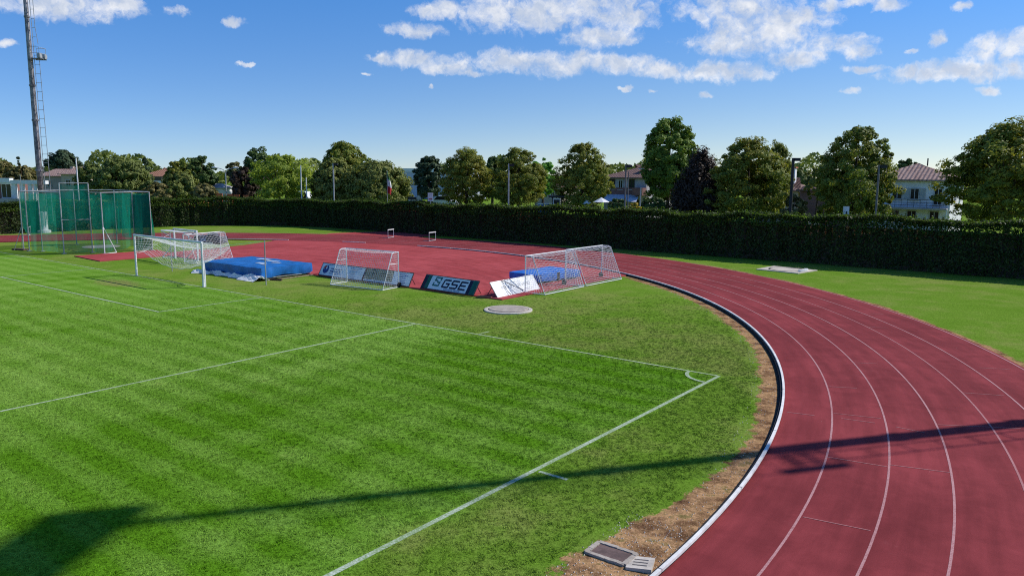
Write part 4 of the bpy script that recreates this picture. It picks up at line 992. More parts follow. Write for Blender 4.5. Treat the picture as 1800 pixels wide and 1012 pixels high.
tree("broad_bush", "low brownish bush left of the orange barrier", 358, 322, 355, 46, 104, 'shrub', 'brown', 23, cat="bush", ncl=90, per=90, lsize=0.30, trunk_r=0.08)
tree("broadleaf_tree", "large dark olive tree behind the right half of the green cage", 216, 276, 352, 88, 108, 'round', 'olive', 24, ncl=225, per=110, lsize=0.32)
tree("broadleaf_tree", "olive tree behind the white pole and the green cage", 166, 285, 352, 60, 112, 'round', 'olive', 25, ncl=150, per=100, lsize=0.32)
tree("stone_pine", "distant dark rounded pine above the red roofs", 114, 265, 302, 54, 190, 'umbrella', 'pine', 26, ncl=150, per=90, lsize=0.5)
tree("broadleaf_tree", "brown-green tree left of the floodlight mast", 40, 290, 352, 62, 125, 'shrub', 'brown', 27, ncl=165, per=100, lsize=0.36)
tree("broadleaf_tree", "brown-green tree at the left edge above the white portico", 4, 284, 345, 52, 140, 'round', 'brown', 28, ncl=135, per=100, lsize=0.38)
tree("cypress_tree", "dark pointed conifer left of the floodlight mast", 36, 275, 320, 16, 150, 'cone', 'pine', 29, ncl=60, per=80, lsize=0.36)
tree("conifer", "sparse dark conifer tip above the trees right of the green cage", 258, 276, 330, 22, 150, 'cone', 'pine', 30, ncl=39, per=60, lsize=0.36, clump=0.35)
tree("broadleaf_tree", "brown bush-like tree right of the green cage", 278, 322, 356, 50, 106, 'shrub', 'brown', 31, ncl=120, per=90, lsize=0.32, trunk_r=0.1)
tree("young_tree", "thin sparse grey-green young tree left of the large rounded linden", 1437, 290, 352, 46, 78, 'round', 'olive', 32, ncl=75, per=60, lsize=0.22, trunk_r=0.09, inner=0.1)
tree("broadleaf_tree", "pale green tree far behind the dark lamp post", 1405, 296, 350, 50, 130, 'round', 'olive', 33, ncl=90, per=90, lsize=0.40)
tree("broadleaf_tree", "dark tree top showing above the ridge of the white house", 1592, 281, 320, 42, 130, 'round', 'dark', 34, ncl=90, per=80, lsize=0.40)
tree("yellow_shrub", "small yellow shrub behind the hedge below the tallest tree", 1117, 357, 376, 24, 68, 'shrub', 'yellow', 35, cat="shrub", ncl=45, per=60, lsize=0.2, trunk_r=0.05)
tree("dark_shrub", "dark rounded shrub under the awning of the pink house", 1088, 350, 378, 40, 72, 'shrub', 'dark', 36, cat="shrub", ncl=75, per=70, lsize=0.22, trunk_r=0.06)
tree("brown_shrub", "brown-green shrub at the foot of the dark lamp post", 1398, 342, 382, 40, 66, 'shrub', 'brown', 37, cat="shrub", ncl=75, per=70, lsize=0.22, trunk_r=0.06)
tree("dark_shrub", "dark shrub under the tallest tree", 1150, 345, 378, 44, 76, 'shrub', 'dark', 38, cat="shrub", ncl=90, per=70, lsize=0.24, trunk_r=0.06)
tree("dark_shrub", "dark conical shrub beside the brick house", 1412, 350, 378, 16, 84, 'cone', 'pine', 39, cat="shrub", ncl=45, per=60, lsize=0.2, trunk_r=0.05)
tree("pale_shrub", "loose pale shrub in front of the bus shelter", 1042, 352, 374, 26, 70, 'shrub', 'linden', 40, cat="shrub", ncl=45, per=50, lsize=0.2, trunk_r=0.05)

# far belt of trees that closes the view between the houses
rng = np.random.default_rng(77); n = 34000
az = rng.uniform(-1.1, 1.1, n); ctr = rng.uniform(0, 1, n); dep = rng.uniform(215, 245, n)
hh = 8.2+2.0*np.sin(az*31)+1.6*np.sin(az*67+1)+1.2*np.sin(az*131)
yaw = math.atan2(CF[1], CF[0]); P = np.stack([CAM[0]+dep*np.cos(yaw+az), CAM[1]+dep*np.sin(yaw+az), hh*np.sqrt(ctr)], 1)
tag(link("distant_woods", leaf_mesh("distant_woods", P, rng.normal(size=(n, 3))+[0, 0, .4], 0.9+0.8*rng.random(n), L['olive'], rng)), "far belt of trees along the horizon behind the houses", "woods", kind='stuff')

# ------------------------------------------------------------------ hedge
path = [(-26, -35.8), (62, -35.8), (68, -34.2), (73.5, -30.5), (76.8, -25), (78, -17), (78, 22)]
def along(path, ds):
    out_ = []
    for a, c in zip(path[:-1], path[1:]):
        a, c = np.array(a, float), np.array(c, float); k = max(1, int(np.linalg.norm(c-a)/ds))
        for i in range(k): out_.append((a+(c-a)*i/k, (c-a)/np.linalg.norm(c-a)))
    return out_
cl_ = along(path, 0.5); S_ = len(cl_)
cp = np.array([c[0] for c in cl_]); ct = np.array([c[1] for c in cl_]); cn = np.stack([-ct[:, 1], ct[:, 0]], 1)   # left of travel = towards the pitch
rng = np.random.default_rng(5)
nl = 165000
i = rng.integers(0, S_, nl); u = rng.random(nl)*0.5
Hs = np.interp(cp[i, 0], [-26, 0, 30, 60, 80], [3.55, 3.5, 3.3, 3.1, 3.1]) + 0.10*np.sin(i*0.35)+0.07*np.sin(i*0.9+1)+0.07*np.sin(i*0.13)
kind = rng.random(nl); wv = 0.95+0.10*np.sin(i*0.45)+0.06*np.sin(i*1.3+2)
lat = np.empty(nl); z = np.empty(nl); Nn = np.empty((nl, 3))
f = kind < 0.56; k = kind >= 0.56
dent = 0.16*np.sin(i*0.8+5*rng.random(S_)[i])
z[f] = Hs[f]*rng.random(f.sum())**0.85; lat[f] = wv[f]-np.abs(rng.normal(0, 0.24, f.sum()))+dent[f]*1.0-0.62*np.maximum(0, z[f]-Hs[f]+0.70)-0.12*(z[f] < 0.5)
Nn[f] = np.concatenate([cn[i[f]], np.full((f.sum(), 1), 0.35)], 1)
lat[k] = wv[k]*rng.uniform(-1, 1, k.sum()); z[k] = Hs[k]-np.abs(rng.normal(0, 0.13, k.sum()))+0.10*np.sin(7*lat[k]+i[k])
up_ = rng.random(nl) < 0.10; z[k & up_] += rng.random((k & up_).sum())*0.22
Nn[k] = np.array([0, 0, 1.0])
# gaps low in the front where light shows through
P = np.stack([cp[i, 0]+ct[i, 0]*u+cn[i, 0]*lat, cp[i, 1]+ct[i, 1]*u+cn[i, 1]*lat, z], 1)
Nn = Nn+rng.normal(size=(nl, 3))*0.75
hd = thing("hedge", "long clipped evergreen laurel hedge running round the back of the track", "hedge", (0, 0, 0))
link("leaves", leaf_mesh("leaves", P, Nn, 0.19*(0.7+0.7*rng.random(nl)), L['hedge'], rng, 0.5), hd)
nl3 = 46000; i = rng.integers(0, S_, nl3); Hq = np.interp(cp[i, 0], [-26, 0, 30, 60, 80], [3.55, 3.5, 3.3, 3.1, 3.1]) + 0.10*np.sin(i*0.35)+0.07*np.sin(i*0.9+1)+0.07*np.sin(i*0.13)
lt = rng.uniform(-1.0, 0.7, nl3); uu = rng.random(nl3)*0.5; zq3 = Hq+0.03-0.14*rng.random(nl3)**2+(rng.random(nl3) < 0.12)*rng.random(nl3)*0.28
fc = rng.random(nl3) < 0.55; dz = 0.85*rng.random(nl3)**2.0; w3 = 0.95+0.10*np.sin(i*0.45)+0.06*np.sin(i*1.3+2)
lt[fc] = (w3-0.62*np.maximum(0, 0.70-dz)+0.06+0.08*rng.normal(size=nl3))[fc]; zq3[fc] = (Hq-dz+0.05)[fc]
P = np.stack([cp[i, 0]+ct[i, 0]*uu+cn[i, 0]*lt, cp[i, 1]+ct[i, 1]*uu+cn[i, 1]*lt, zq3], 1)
link("sunlit_top_leaves", leaf_mesh("sunlit_top_leaves", P, rng.normal(size=(nl3, 3))*0.6+[0, 0, .8], 0.13+0.10*rng.random(nl3), L['hedge_sunlit'], rng, 0.5), hd)  # brighter leaves over top and upper front edge paint the hedge's sunlit band
nl2 = 420; i = rng.integers(0, S_, nl2); cen = rng.choice([3, 52, 60, 66, 118, 150, 205, 212, 226], nl2)
i = np.clip(np.searchsorted(np.arange(S_), rng.normal(cen, 2.2)), 0, S_-1)
P = np.stack([cp[i, 0]+cn[i, 0]*rng.uniform(.6, 1.08, nl2), cp[i, 1]+cn[i, 1]*rng.uniform(.6, 1.08, nl2), 2.6+0.5*rng.normal(size=nl2)*0.5], 1)
link("reddish_leaves", leaf_mesh("reddish_leaves", P, rng.normal(size=(nl2, 3))+[0, .5, .4], 0.14+0.06*rng.random(nl2), L['red'], rng), hd)
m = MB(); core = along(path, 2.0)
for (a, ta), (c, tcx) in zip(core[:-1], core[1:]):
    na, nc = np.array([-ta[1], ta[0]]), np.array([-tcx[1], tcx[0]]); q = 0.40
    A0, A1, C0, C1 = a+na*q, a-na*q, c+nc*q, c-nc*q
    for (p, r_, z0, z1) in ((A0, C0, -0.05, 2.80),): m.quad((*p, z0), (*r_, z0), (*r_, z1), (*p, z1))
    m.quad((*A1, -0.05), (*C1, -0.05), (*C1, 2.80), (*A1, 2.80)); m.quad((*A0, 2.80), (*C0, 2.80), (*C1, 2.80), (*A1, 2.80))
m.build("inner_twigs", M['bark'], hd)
rg = random.Random(2)
m = MB()
for (a, ta) in along(path, 0.9):
    x, y = a[0]+rg.uniform(-.2, .2), a[1]+rg.uniform(-.2, .2)
    m.tube([(x, y, -0.05), (x+rg.uniform(-.1, .1), y, 0.5), (x+rg.uniform(-.3, .3), y+rg.uniform(-.2, .2), 1.4)], [0.05, 0.04, 0.02], 5)
m.build("stems", M['bark'], hd)

# ------------------------------------------------------------------ houses and street behind the hedge
def hip_roof(m, x0, x1, y0, y1, z, rise, over=0.6, ridge_in=None):
    a0, a1, b0, b1 = x0-over, x1+over, y0-over, y1+over; d = (b1-b0)/2 if ridge_in is None else ridge_in; yc = (b0+b1)/2
    e = [(a0, b0, z), (a1, b0, z), (a1, b1, z), (a0, b1, z)]; r0, r1 = (a0+d, yc, z+rise), (a1-d, yc, z+rise)
    m.quad(e[2], e[3], r0, r1); m.quad(e[0], e[1], r1, r0); m.poly([e[1], e[2], r1]); m.poly([e[3], e[0], r0])
    m.quad(*[(p[0], p[1], z-0.16) for p in e[::-1]])
    for k in range(4): m.quad(*[(*e[k][:2], z-0.16), (*e[(k+1) % 4][:2], z-0.16), e[(k+1) % 4], e[k]])
def window(t, c, w, h, n=(0, 1), kind='plain', mat='frame'):
    """on a wall whose outward normal is n; c = centre on the wall face"""
    rz = math.atan2(n[1], n[0])-math.pi/2; nx, ny = n
    o = MB().box((c[0]+nx*0.02, c[1]+ny*0.02, c[2]), (w, 0.05, h), rz).build("window", M['glass'], t)
    fr = MB()
    for dx, dz, a, b_ in ((-w/2, 0, 0.08, h+.08), (w/2, 0, 0.08, h+.08), (0, h/2, w-.07, 0.08), (0, -h/2, w-.07, 0.08), (0, 0, 0.06, h-.07)):
        fr.box((c[0]+nx*0.05+ny*dx*-1*-1, c[1]+ny*0.05-nx*dx, c[2]+dz), (a, 0.06, b_), rz)
    fr.build("frame", M[mat], o)
    if kind == 'shutters':
        for s_ in (-1, 1): MB().box((c[0]+nx*0.05+ny*s_*(w/2+0.34), c[1]+ny*0.05-nx*s_*(w/2+0.34), c[2]), (0.55, 0.05, h+.05), rz).build("shutter", M['shutter'], o)
    MB().box((c[0]+nx*0.08, c[1]+ny*0.08, c[2]-h/2-0.08), (w+0.2, 0.2, 0.06), rz).build("sill", M['frame'], o)
    return o
def house_on(px0, px1, Y, row=340):
    """left and right ends (x larger is further left) of a front wall lying on the line y=Y"""
    return on_y(px1, row, Y)[0], on_y(px0, row, Y)[0]
# H1 white villa
Y = -70.0; xa, xb = house_on(1522, 1672, Y)
zq = lambda py, px=1612: float(on_y(px, py, Y)[2])
dp = 9.0
t = thing("villa", "white two-storey villa with hipped clay tile roof and long balcony", "house", ((xa+xb)/2, Y, 0)); hw = (xb-xa)/2
ez = zq(316)
MB().box((0, -dp/2, ez/2), (2*hw, dp, ez)).build("wall", M['plaster_w'], t)
m = MB(); hip_roof(m, -hw, hw, -dp, 0, ez+0.02, zq(286)-ez, 0.55, 4.9); rf = m.build("roof", M['roof_red'], t)
MB().tube([(-1.0, -dp/2, zq(286)-0.3), (-1.0, -dp/2, zq(277))], 0.07, 6).build("antenna_mast", M['dark'], rf)
X = lambda px: float(on_y(px, 345, Y)[0]) - (xa+xb)/2
window(t, (X(1577), 0, zq(340)), 1.0, zq(330)-zq(350), kind='plain'); window(t, (X(1607.5), 0, zq(341)), 0.85, zq(331)-zq(350), kind='shutters'); window(t, (X(1649), 0, zq(345)), 0.75, zq(331)-zq(359))
for px in (1575, 1605, 1645): window(t, (X(px), 0, zq(382)), 0.9, 1.4)
bal = MB().box((0, 0.6, zq(366)), (2*hw-0.3, 1.2, 0.18)).build("balcony", M['plaster_g'], t)
m = MB()
for z_ in (0.35, 0.62, 0.95): m.tube([(-hw+.2, 1.15, zq(366)+z_), (hw-.2, 1.15, zq(366)+z_)], 0.022, 5)
for k in range(14): x = -hw+.2+(2*hw-.4)*k/13; m.tube([(x, 1.15, zq(366)), (x, 1.15, zq(366)+.95)], 0.018, 5)
m.build("railing", M['dark'], bal)
for px in (1566, 1669): MB().tube([(X(px), 1.1, 0), (X(px), 1.1, zq(366))], 0.07, 8).build("column", M['plaster_w'], t)
MB().tube([(hw-0.1, 0.12, 0), (hw-0.1, 0.12, ez)], 0.05, 6).build("downpipe", M['dark'], t)
window(t, (-hw, -3.0, zq(341)), 1.0, 1.5, (-1, 0)); window(t, (-hw, -6.5, zq(341)), 1.0, 1.5, (-1, 0))
# H2 brick bungalow with awning
Y = -84.0; xa, xb = house_on(1330, 1403, Y); t = thing("bungalow", "low house with brown roof, white chimney, orange brick wing and white awning", "house", ((xa+xb)/2, Y, 0)); hw = (xb-xa)/2
zq = lambda py: float(on_y(1400, py, Y)[2]); ez = zq(335)
MB().box((0, -4.5, ez/2), (2*hw, 9, ez)).build("wall", M['plaster_b'], t)
m = MB(); hip_roof(m, -hw, hw, -9, 0, ez+.02, zq(313)-ez, 0.5); rf = m.build("roof", M['roof_brown'], t)
m = MB(); m.box((-hw+1.6, -2.5, zq(314)), (0.7, 0.7, 2.8)); ch = m.build("chimney", M['plaster_w'], rf); MB().box((-hw+1.6, -2.5, zq(314)+1.5), (0.95, 0.95, 0.18)).build("chimney_cap", M['brick'], ch)
window(t, (-hw+1.3, 0, zq(350)), 0.8, 1.4, mat='frame_dk')
MB().box((-hw-1.2, -3.0, zq(350)/2), (2.4, 5, zq(350))).build("brick_wing", M['brick'], t)
aw = MB(); aw.quad((-hw+.1, .05, zq(337)), (-hw-2.6, .05, zq(351)), (-hw-2.6, -4.5, zq(351)), (-hw+.1, -4.5, zq(337))); aw.build("awning", M['sheet'], t)
# lawn mound in front of it
p = at(1430, 378, 74); tag(MB().box((p[0], p[1], 1.0), (1.1, 0.5, 2.0), 0.6).build("white_cabinet", M['white']), "small white cabinet behind the hedge left of the large linden", "cabinet")
p = at(1452, 340, 90); t = thing("brick_house", "reddish brick house hidden behind the large rounded linden", "house", (p[0], p[1], 0))
MB().box((-1.5, -3, 2.4), (9, 6, 4.8)).build("wall", M['plaster_p'], t); m = MB(); hip_roof(m, -6, 3, -6, 0, 4.82, 1.8, .4); m.build("roof", M['roof_brown'], t); window(t, (-2, 0, 2.4), 1, 1.4)
# H3 pink house with awning
Y = -76.0; xa, xb = house_on(1062, 1136, Y); t = thing("pink_house", "brown-pink house with hipped tile roof and wide grey awning", "house", ((xa+xb)/2, Y, 0)); hw = (xb-xa)/2; xc = (xa+xb)/2
zq = lambda py: float(on_y(1095, py, Y)[2]); X = lambda px: float(on_y(px, 330, Y)[0])-xc; ez = zq(312)
MB().box((0, -5, ez/2), (2*hw, 10, ez)).build("wall", M['plaster_g'], t)
MB().box((0, 0.03, (zq(342)+zq(330))/2), (2*hw+.02, 0.12, zq(330)-zq(342))).build("wall_band", M['plaster_p'], t)
m = MB(); hip_roof(m, -hw, hw, -10, 0, ez+.02, zq(289)-ez, 0.6, 5.2); rf = m.build("roof", M['roof_brown'], t)
MB().box((-1.8, -1.9, zq(296)-.05), (1.0, .8, .1)).build("roof_light", M['white'], rf)
for px in (1076, 1110): window(t, (X(px), 0, zq(324)), 0.9, 1.35, mat='frame_dk')
window(t, (X(1091), 0, zq(325)), 0.7, 1.3)
aw = MB(); aw.quad((hw, .1, zq(342)), (-hw+1, .1, zq(342)), (-hw+.2, 2.6, zq(353)), (hw, 2.6, zq(353))); aw.build("awning", M['awning'], t)
MB().box((-hw+.8, .6, zq(336)), (1.6, 1.2, zq(330)-zq(343))).build("balcony", M['plaster_p'], t)
window(t, (X(1120), 0, 2.0), 1.0, 1.8)
# H4 grey-white block
Y = -118.0; xa, xb = house_on(700, 800, Y); t = thing("office_block", "distant grey block with white parapet left of the dark oval tree", "building", ((xa+xb)/2, Y, 0)); hw = (xb-xa)/2
zq = lambda py: float(on_y(720, py, Y)[2]); ez = zq(302)
MB().box((0, -6, ez/2), (2*hw, 12, ez)).build("wall", M['awning'], t); MB().box((0, -6, ez+.4), (2*hw+.4, 12.4, .9)).build("parapet", M['white'], t)
for k in range(4): window(t, (hw-3-5*k, 0, ez*0.62), 2.2, 1.4, mat='frame_dk'); window(t, (hw-3-5*k, 0, ez*0.25), 2.2, 1.6, mat='frame_dk')
# H5 orange roof house left
p = at(277, 310, 165); t = thing("white_house", "distant white house with orange tiled roof and recessed balcony", "house", (p[0], p[1], 0), math.atan2(CF[1], CF[0])-math.pi/2)
zq = lambda py: float(at(277, py, 165)[2]); ez = zq(310); hw = 3.6
MB().box((0, 4, ez/2), (2*hw, 8, ez)).build("wall", M['plaster_w'], t); m = MB(); hip_roof(m, -hw, hw, 0, 8, ez+.02, 1.8, .5); m.build("roof", M['roof_orange'], t)
lg = MB().box((0.3, -0.03, zq(315)), (5.6, .08, 1.1)).build("loggia", M['glass'], t); MB().box((0.3, -0.5, zq(322)), (6.4, 1.0, 1.0)).build("balcony", M['plaster_w'], t)
for x in (-1.5, 1.0): MB().box((x, -.1, zq(315)), (.25, .1, 1.1)).build("pier", M['plaster_b'], t)
# red roofs left
for (px, dpt, w_, top_, nm) in ((103, 175, 9, 297, "distant long red tiled roof with chimney under the dark pine"), (131, 168, 6, 293, "distant gabled red tiled roof behind the white pole")):
    p = at(px, 305, dpt); t = thing("red_roofed_house", nm, "house", (p[0], p[1], 0), math.atan2(CF[1], CF[0])-math.pi/2); zt = float(at(px, top_, dpt)[2])
    MB().box((0, 4, (zt-1.6)/2), (w_, 8, zt-1.6)).build("wall", M['plaster_b'], t); m = MB(); hip_roof(m, -w_/2, w_/2, 0, 8, zt-1.58, 1.6, .5, 2.0); rf = m.build("roof", M['roof_red'], t)
    MB().box((w_*.2, 2.5, zt-.2), (.7, .7, 1.6)).build("chimney", M['plaster_b'], rf)
    for x in (-w_*.25, w_*.25): window(t, (x, -.0, zt*.5), 1, 1.3, (0, -1))
# H6 beige low house
Y = -92.0; xa, xb = house_on(940, 985, Y); t = thing("beige_house", "beige low house part showing between two lindens", "house", ((xa+xb)/2, Y, 0)); hw = (xb-xa)/2
zq = lambda py: float(on_y(960, py, Y)[2]); MB().box((0, -4, zq(328)/2), (2*hw, 8, zq(328))).build("wall", M['plaster_b'], t)
m = MB(); hip_roof(m, -hw, hw, -8, 0, zq(328)+.02, zq(315)-zq(328), .4); m.build("roof", M['roof_brown'], t); window(t, (-hw*.4, 0, zq(342)), .8, 1.3, mat='white')
# white portico at the far left
p = at(30, 340, 112); t = thing("portico", "white portico with square columns and flat beam at the left edge behind the hedge", "building", (p[0], p[1], 0), math.atan2(CF[1], CF[0])-math.pi/2)
zq = lambda py: float(at(30, py, 112)[2]); s_ = 112/F_
XX = lambda px: (px-30)*s_
MB().box((XX(30), 0.3, zq(320)), (XX(64)-XX(-40), .8, .55)).build("beam", M['white'], t); MB().box((XX(-10), 0.25, zq(317)), (XX(20)-XX(-40), .9, .6)).build("fascia", M['white'], t)
for px, w_ in ((24, .6), (38, .5), (52, .45), (61, .3)): MB().box((XX(px), .3, zq(322)/2), (w_, .5, zq(322)-.1)).build("column", M['white'], t)
MB().box((XX(-15), 3.2, zq(322)/2), (XX(25)-XX(-50), 4, zq(322)-.3)).build("wall", M['plaster_p'], t); MB().box((XX(0), -0.6, zq(350)/2+.3), (XX(52)-XX(-40), .3, zq(348)-.6)).build("parapet", M['plaster_g'], t)
window(t, (XX(3), 1.17, zq(336)), 1.4, 2.0, (0, -1), mat='white')

def post_lamp(label, px, top, depth, r=0.06, mat='post', head=True):
    p = at(px, 340, depth); h = float(at(px, top, depth)[2]); t = thing("lamp_post", label, "lamp post", (p[0], p[1], 0), math.atan2(CF[1], CF[0])-math.pi/2, "posts behind the hedge")
    MB().tube([(0, 0, 0), (0, 0, h)], [r*1.2, r], 8).build("pole", M[mat], t)
    if head: MB().box((0.30, 0, h-0.12), (0.46, 0.30, 0.24)).build("lamp_head", M['dark'], t)
    return t
post_lamp("dark thick lamp post with box lamp right of the yellowing linden", 1391, 278, 61, 0.11, 'dark')
post_lamp("thin grey lamp post in front of the large rounded linden", 1542, 290, 57, 0.07)
post_lamp("grey lamp post in front of the pink house", 1099, 290, 68, 0.07)
post_lamp("thin second post right of the grey lamp post at the pink house", 1104, 302, 70, 0.045, head=False)
post_lamp("grey lamp post in front of the linden above the recycling bins", 894, 288, 75, 0.07, 'galv')
post_lamp("grey lamp post in front of the broad olive tree left of the flag", 587, 287, 90, 0.08, 'galv')
post_lamp("pale short pole at the corner of the pink house", 1126, 330, 70, 0.06, 'galv', head=False)
t = thing("street_lamp", "pale double-arm street lamp with two cobra heads behind the hedge", "street lamp", (*at(398, 340, 100)[:2], 0), math.atan2(CF[1], CF[0])-math.pi/2)
h = float(at(398, 304, 100)[2]); hz = float(at(398, 296, 100)[2])
MB().tube([(0, 0, 0), (0, 0, h)], [.11, .07], 8).build("pole", M['galv'], t)
for s_ in (-1, 1):
    MB().tube([(0, 0, h-.1), (s_*.18, 0, h+.35), (s_*.6, 0, hz-.05), (s_*1.15, 0, hz+.05)], .045, 6).build("arm", M['galv'], t)
    MB().tube([(s_*1.05, 0, hz+.04), (s_*1.3, 0, hz+.1), (s_*1.75, 0, hz+.1)], [.07, .16, .06], 8).build("lamp_head", M['white'], t)
for k, (px, top, dpt, lab) in enumerate(((138, 278, 84, "tall slim white pole rising behind the green cage"), (530, 291, 96, "taller of two slim white poles by the bright yellow-green tree"), (539, 312, 96, "shorter of two slim white poles by the bright yellow-green tree"), (38, 306, 105, "thin grey pole above the white portico"))):
    p = at(px, 340, dpt); h = float(at(px, top, dpt)[2]); t = thing("pole", lab, "pole", (p[0], p[1], 0)); MB().tube([(0, 0, 0), (0, 0, h)], [.085, .06] if k < 3 else [.04, .03], 8).build("shaft", M['white'] if k < 3 else M['galv'], t); MB().lathe([(.12, 0), (.12, .1)], 8, (0, 0, 0)).build("foot", M['galv'], t)
p = at(681, 340, 84); h = float(at(681, 300, 84)[2]); t = thing("flagpole", "flagpole with a limp green, white and red flag above the hedge", "flag", (p[0], p[1], 0), math.atan2(CF[1], CF[0])-math.pi/2)
MB().tube([(0, 0, 0), (0, 0, h)], .03, 6).build("pole", M['galv'], t)
fr = []
for j in range(13):
    q = j/12; zz_ = h-.1-2.3*q; wd = .05+.42*math.sin(min(1, q*1.15)*math.pi*.62)
    fr.append([(.03+wd*i/6*(.9)-0.28*q*(i/6 > .4)*0, .10*math.sin(i*1.9+q*4), zz_-.25*(i/6)) for i in range(7)])
for nm, (j0, j1) in (("green_band", (0, 4)), ("white_band", (4, 8)), ("red_band", (8, 12))):
    m = MB()
    for j in range(j0, j1):
        for i in range(6): m.quad(fr[j][i], fr[j+1][i], fr[j+1][i+1], fr[j][i+1])
    m.build(nm, M[{'g': 'flag_g', 'w': 'flag_w', 'r': 'flag_r'}[nm[0]]], t, smooth=True)
def sign(label, px, y0, y1, wpx, depth, marks):
    p = at(px, 340, depth); z1 = float(at(px, y0, depth)[2]); z0 = float(at(px, y1, depth)[2]); w_ = wpx/F_*depth
    t = thing("sign", label, "sign", (p[0], p[1], 0), math.atan2(CF[1], CF[0])-math.pi/2, "signs behind the hedge")
    MB().box((0, 0, (z0+z1)/2), (w_, .08, z1-z0)).build("panel", M['white'], t); MB().tube([(0, .08, 0), (0, .08, z1-.1)], .04, 6).build("pole", M['galv'], t)
    for (x, z, a, c, mt) in marks: MB().box((x*w_, -.045, z0+(z1-z0)*z), (a*w_, .012, c*(z1-z0))).build("print", M[mt], t)
sign("white upright sign with red lower lettering above the hedge", 756.5, 339, 354, 9, 80, ((0, .78, .6, .06, 'print_gy'), (0, .3, .7, .10, 'print_rd'), (0, .14, .7, .05, 'print_rd'), (0, .6, .5, .05, 'print_gy')))
sign("white upright sign with a dark figure print below the large rounded linden", 1489.5, 363, 392, 10, 56, ((0.02, .62, .22, .16, 'board_dk'), (0, .45, .4, .16, 'board_dk'), (-.1, .30, .16, .2, 'board_dk'), (.14, .30, .16, .2, 'board_dk')))
# street things seen over the hedge
def car(label, px, depth, mat, rz, roof_z=1.45, group="cars behind the hedge", lz=0.0):
    p = at(px, 350, depth); t = thing("parked_car", label, "car", (p[0], p[1], lz), rz, group)
    prof = [(-2.1, .35), (-2.1, .75), (-1.7, .85), (-1.0, 1.0), (-.45, roof_z), (.9, roof_z), (1.6, .98), (2.05, .9), (2.1, .35)]
    m = MB(); n = len(prof); m.v += [(x, -.85, z) for x, z in prof]+[(x, .85, z) for x, z in prof]
    m.f += [tuple(range(n)), tuple(range(2*n-1, n-1, -1))]+[(k, n+k, n+(k+1) % n, (k+1) % n) for k in range(n)]; m.m += [0]*(n+2); m.build("body", M[mat], t)
    for s_ in (-1, 1): MB().poly([(-.85, s_*.856, 1.02), (1.35, s_*.856, 1.02), (.85, s_*.856, roof_z-.08), (-.42, s_*.856, roof_z-.08)][::s_]).build("side_window", M['glass'], t)
    for x in (-1.3, 1.3):
        for s_ in (-1, 1): MB().lathe([(.1, -.1), (.32, -.1), (.32, .1), (.1, .1)], 16).build("wheel", M['rubber'], t, (x, s_*.8, .32)).rotation_euler = (math.pi/2, 0, 0)
    return t
car("white van-like car beside the recycling bins over the hedge", 938, 80, 'white_car', 0.2, 2.0, lz=0.3)
car("dark blue car below the linden tree left of the grey lamp post", 864, 82, 'blue_car', 0.1, 1.9, lz=1.1)
car("white car seen under the dark oval tree", 782, 110, 'white_car', 0.3, 1.6, lz=1.6)
car("white vehicle between the two slim white poles", 536, 112, 'white_car', 0.5, 2.2, lz=1.4)
for (px, dpt, hh_, w_) in ((864, 82, 1.1, 9), (782, 110, 1.6, 12), (536, 112, 1.4, 12), (938, 80, 0.3, 7)):
    p = at(px, 350, dpt); struct(MB().prism([(p[0]+w_/2*math.cos(a), p[1]+w_/2*math.sin(a)) for a in np.linspace(0, 2*math.pi, 17)[:-1]], -0.1, hh_).build("bank", M['grass']))
for k, (px, mt, lab) in enumerate(((955, 'blue', "blue recycling bin left of the bus shelter"), (963, 'navy', "dark recycling bin touching the bus shelter"))):
    p = at(px, 350, 79); t = thing("recycling_bin", lab, "bin", (p[0], p[1], 0), 0.5, "recycling bins"); z1 = float(at(px, 359, 79)[2])
    MB().box((0, 0, z1/2), (.95, .8, z1)).build("body", M[mt], t); MB().box((0, 0, z1+.04), (1.02, .88, .09)).build("lid", M['white'], t)
p = at(1003, 350, 77); t = thing("bus_shelter", "bus shelter with dark flat roof and white framed poster panel", "bus shelter", (p[0], p[1], 0), math.atan2(CF[1], CF[0])-math.pi/2)
zq = lambda py: float(at(1003, py, 77)[2]); s_ = 77/F_
MB().box((0, .6, zq(346)), (76*s_, 1.6, .16)).build("roof", M['dark'], t)
for px in (971, 987, 1012, 1038): MB().box(((px-1003)*s_, .1, zq(347)/2), (.10, .10, zq(347))).build("post", M['dark'], t)
pn = MB().box(((978.5-1003)*s_, -.02, (zq(349)+zq(366))/2), (13*s_, .06, zq(349)-zq(366))).build("poster_panel", M['white'], t)
MB().box(((978.5-1003)*s_, -.06, (zq(351)+zq(365))/2), (10.4*s_, .02, zq(351)-zq(365))).build("poster", M['glass'], pn)
for k, (px, py, dpt, lab) in enumerate(((1057, 347, 74, "white parasol in front of the pink house"), (1032, 350, 76, "smaller white parasol left of the other behind the linden"))):
    p = at(px, 350, dpt); z1 = float(at(px, py, dpt)[2]); t = thing("parasol", lab, "parasol", (p[0], p[1], 0)); R0 = (15 if k == 0 else 9)/F_*dpt
    m = MB(); 
    for q in range(8):
        a0, a1 = q*math.pi/4, (q+1)*math.pi/4; m.poly([(0, 0, z1), (R0*math.cos(a0), R0*math.sin(a0), z1-.45), (R0*math.cos(a1), R0*math.sin(a1), z1-.45)])
    m.build("canopy", M['sheet'], t); MB().tube([(0, 0, 0), (0, 0, z1)], .03, 6).build("pole", M['galv'], t)
p = at(729, 350, 90); t = thing("garden_shed", "grey shed with rounded end beside the broad olive tree", "shed", (p[0], p[1], 0), math.atan2(CF[1], CF[0])-math.pi/2); zq = lambda py: float(at(729, py, 90)[2]); s_ = 90/F_
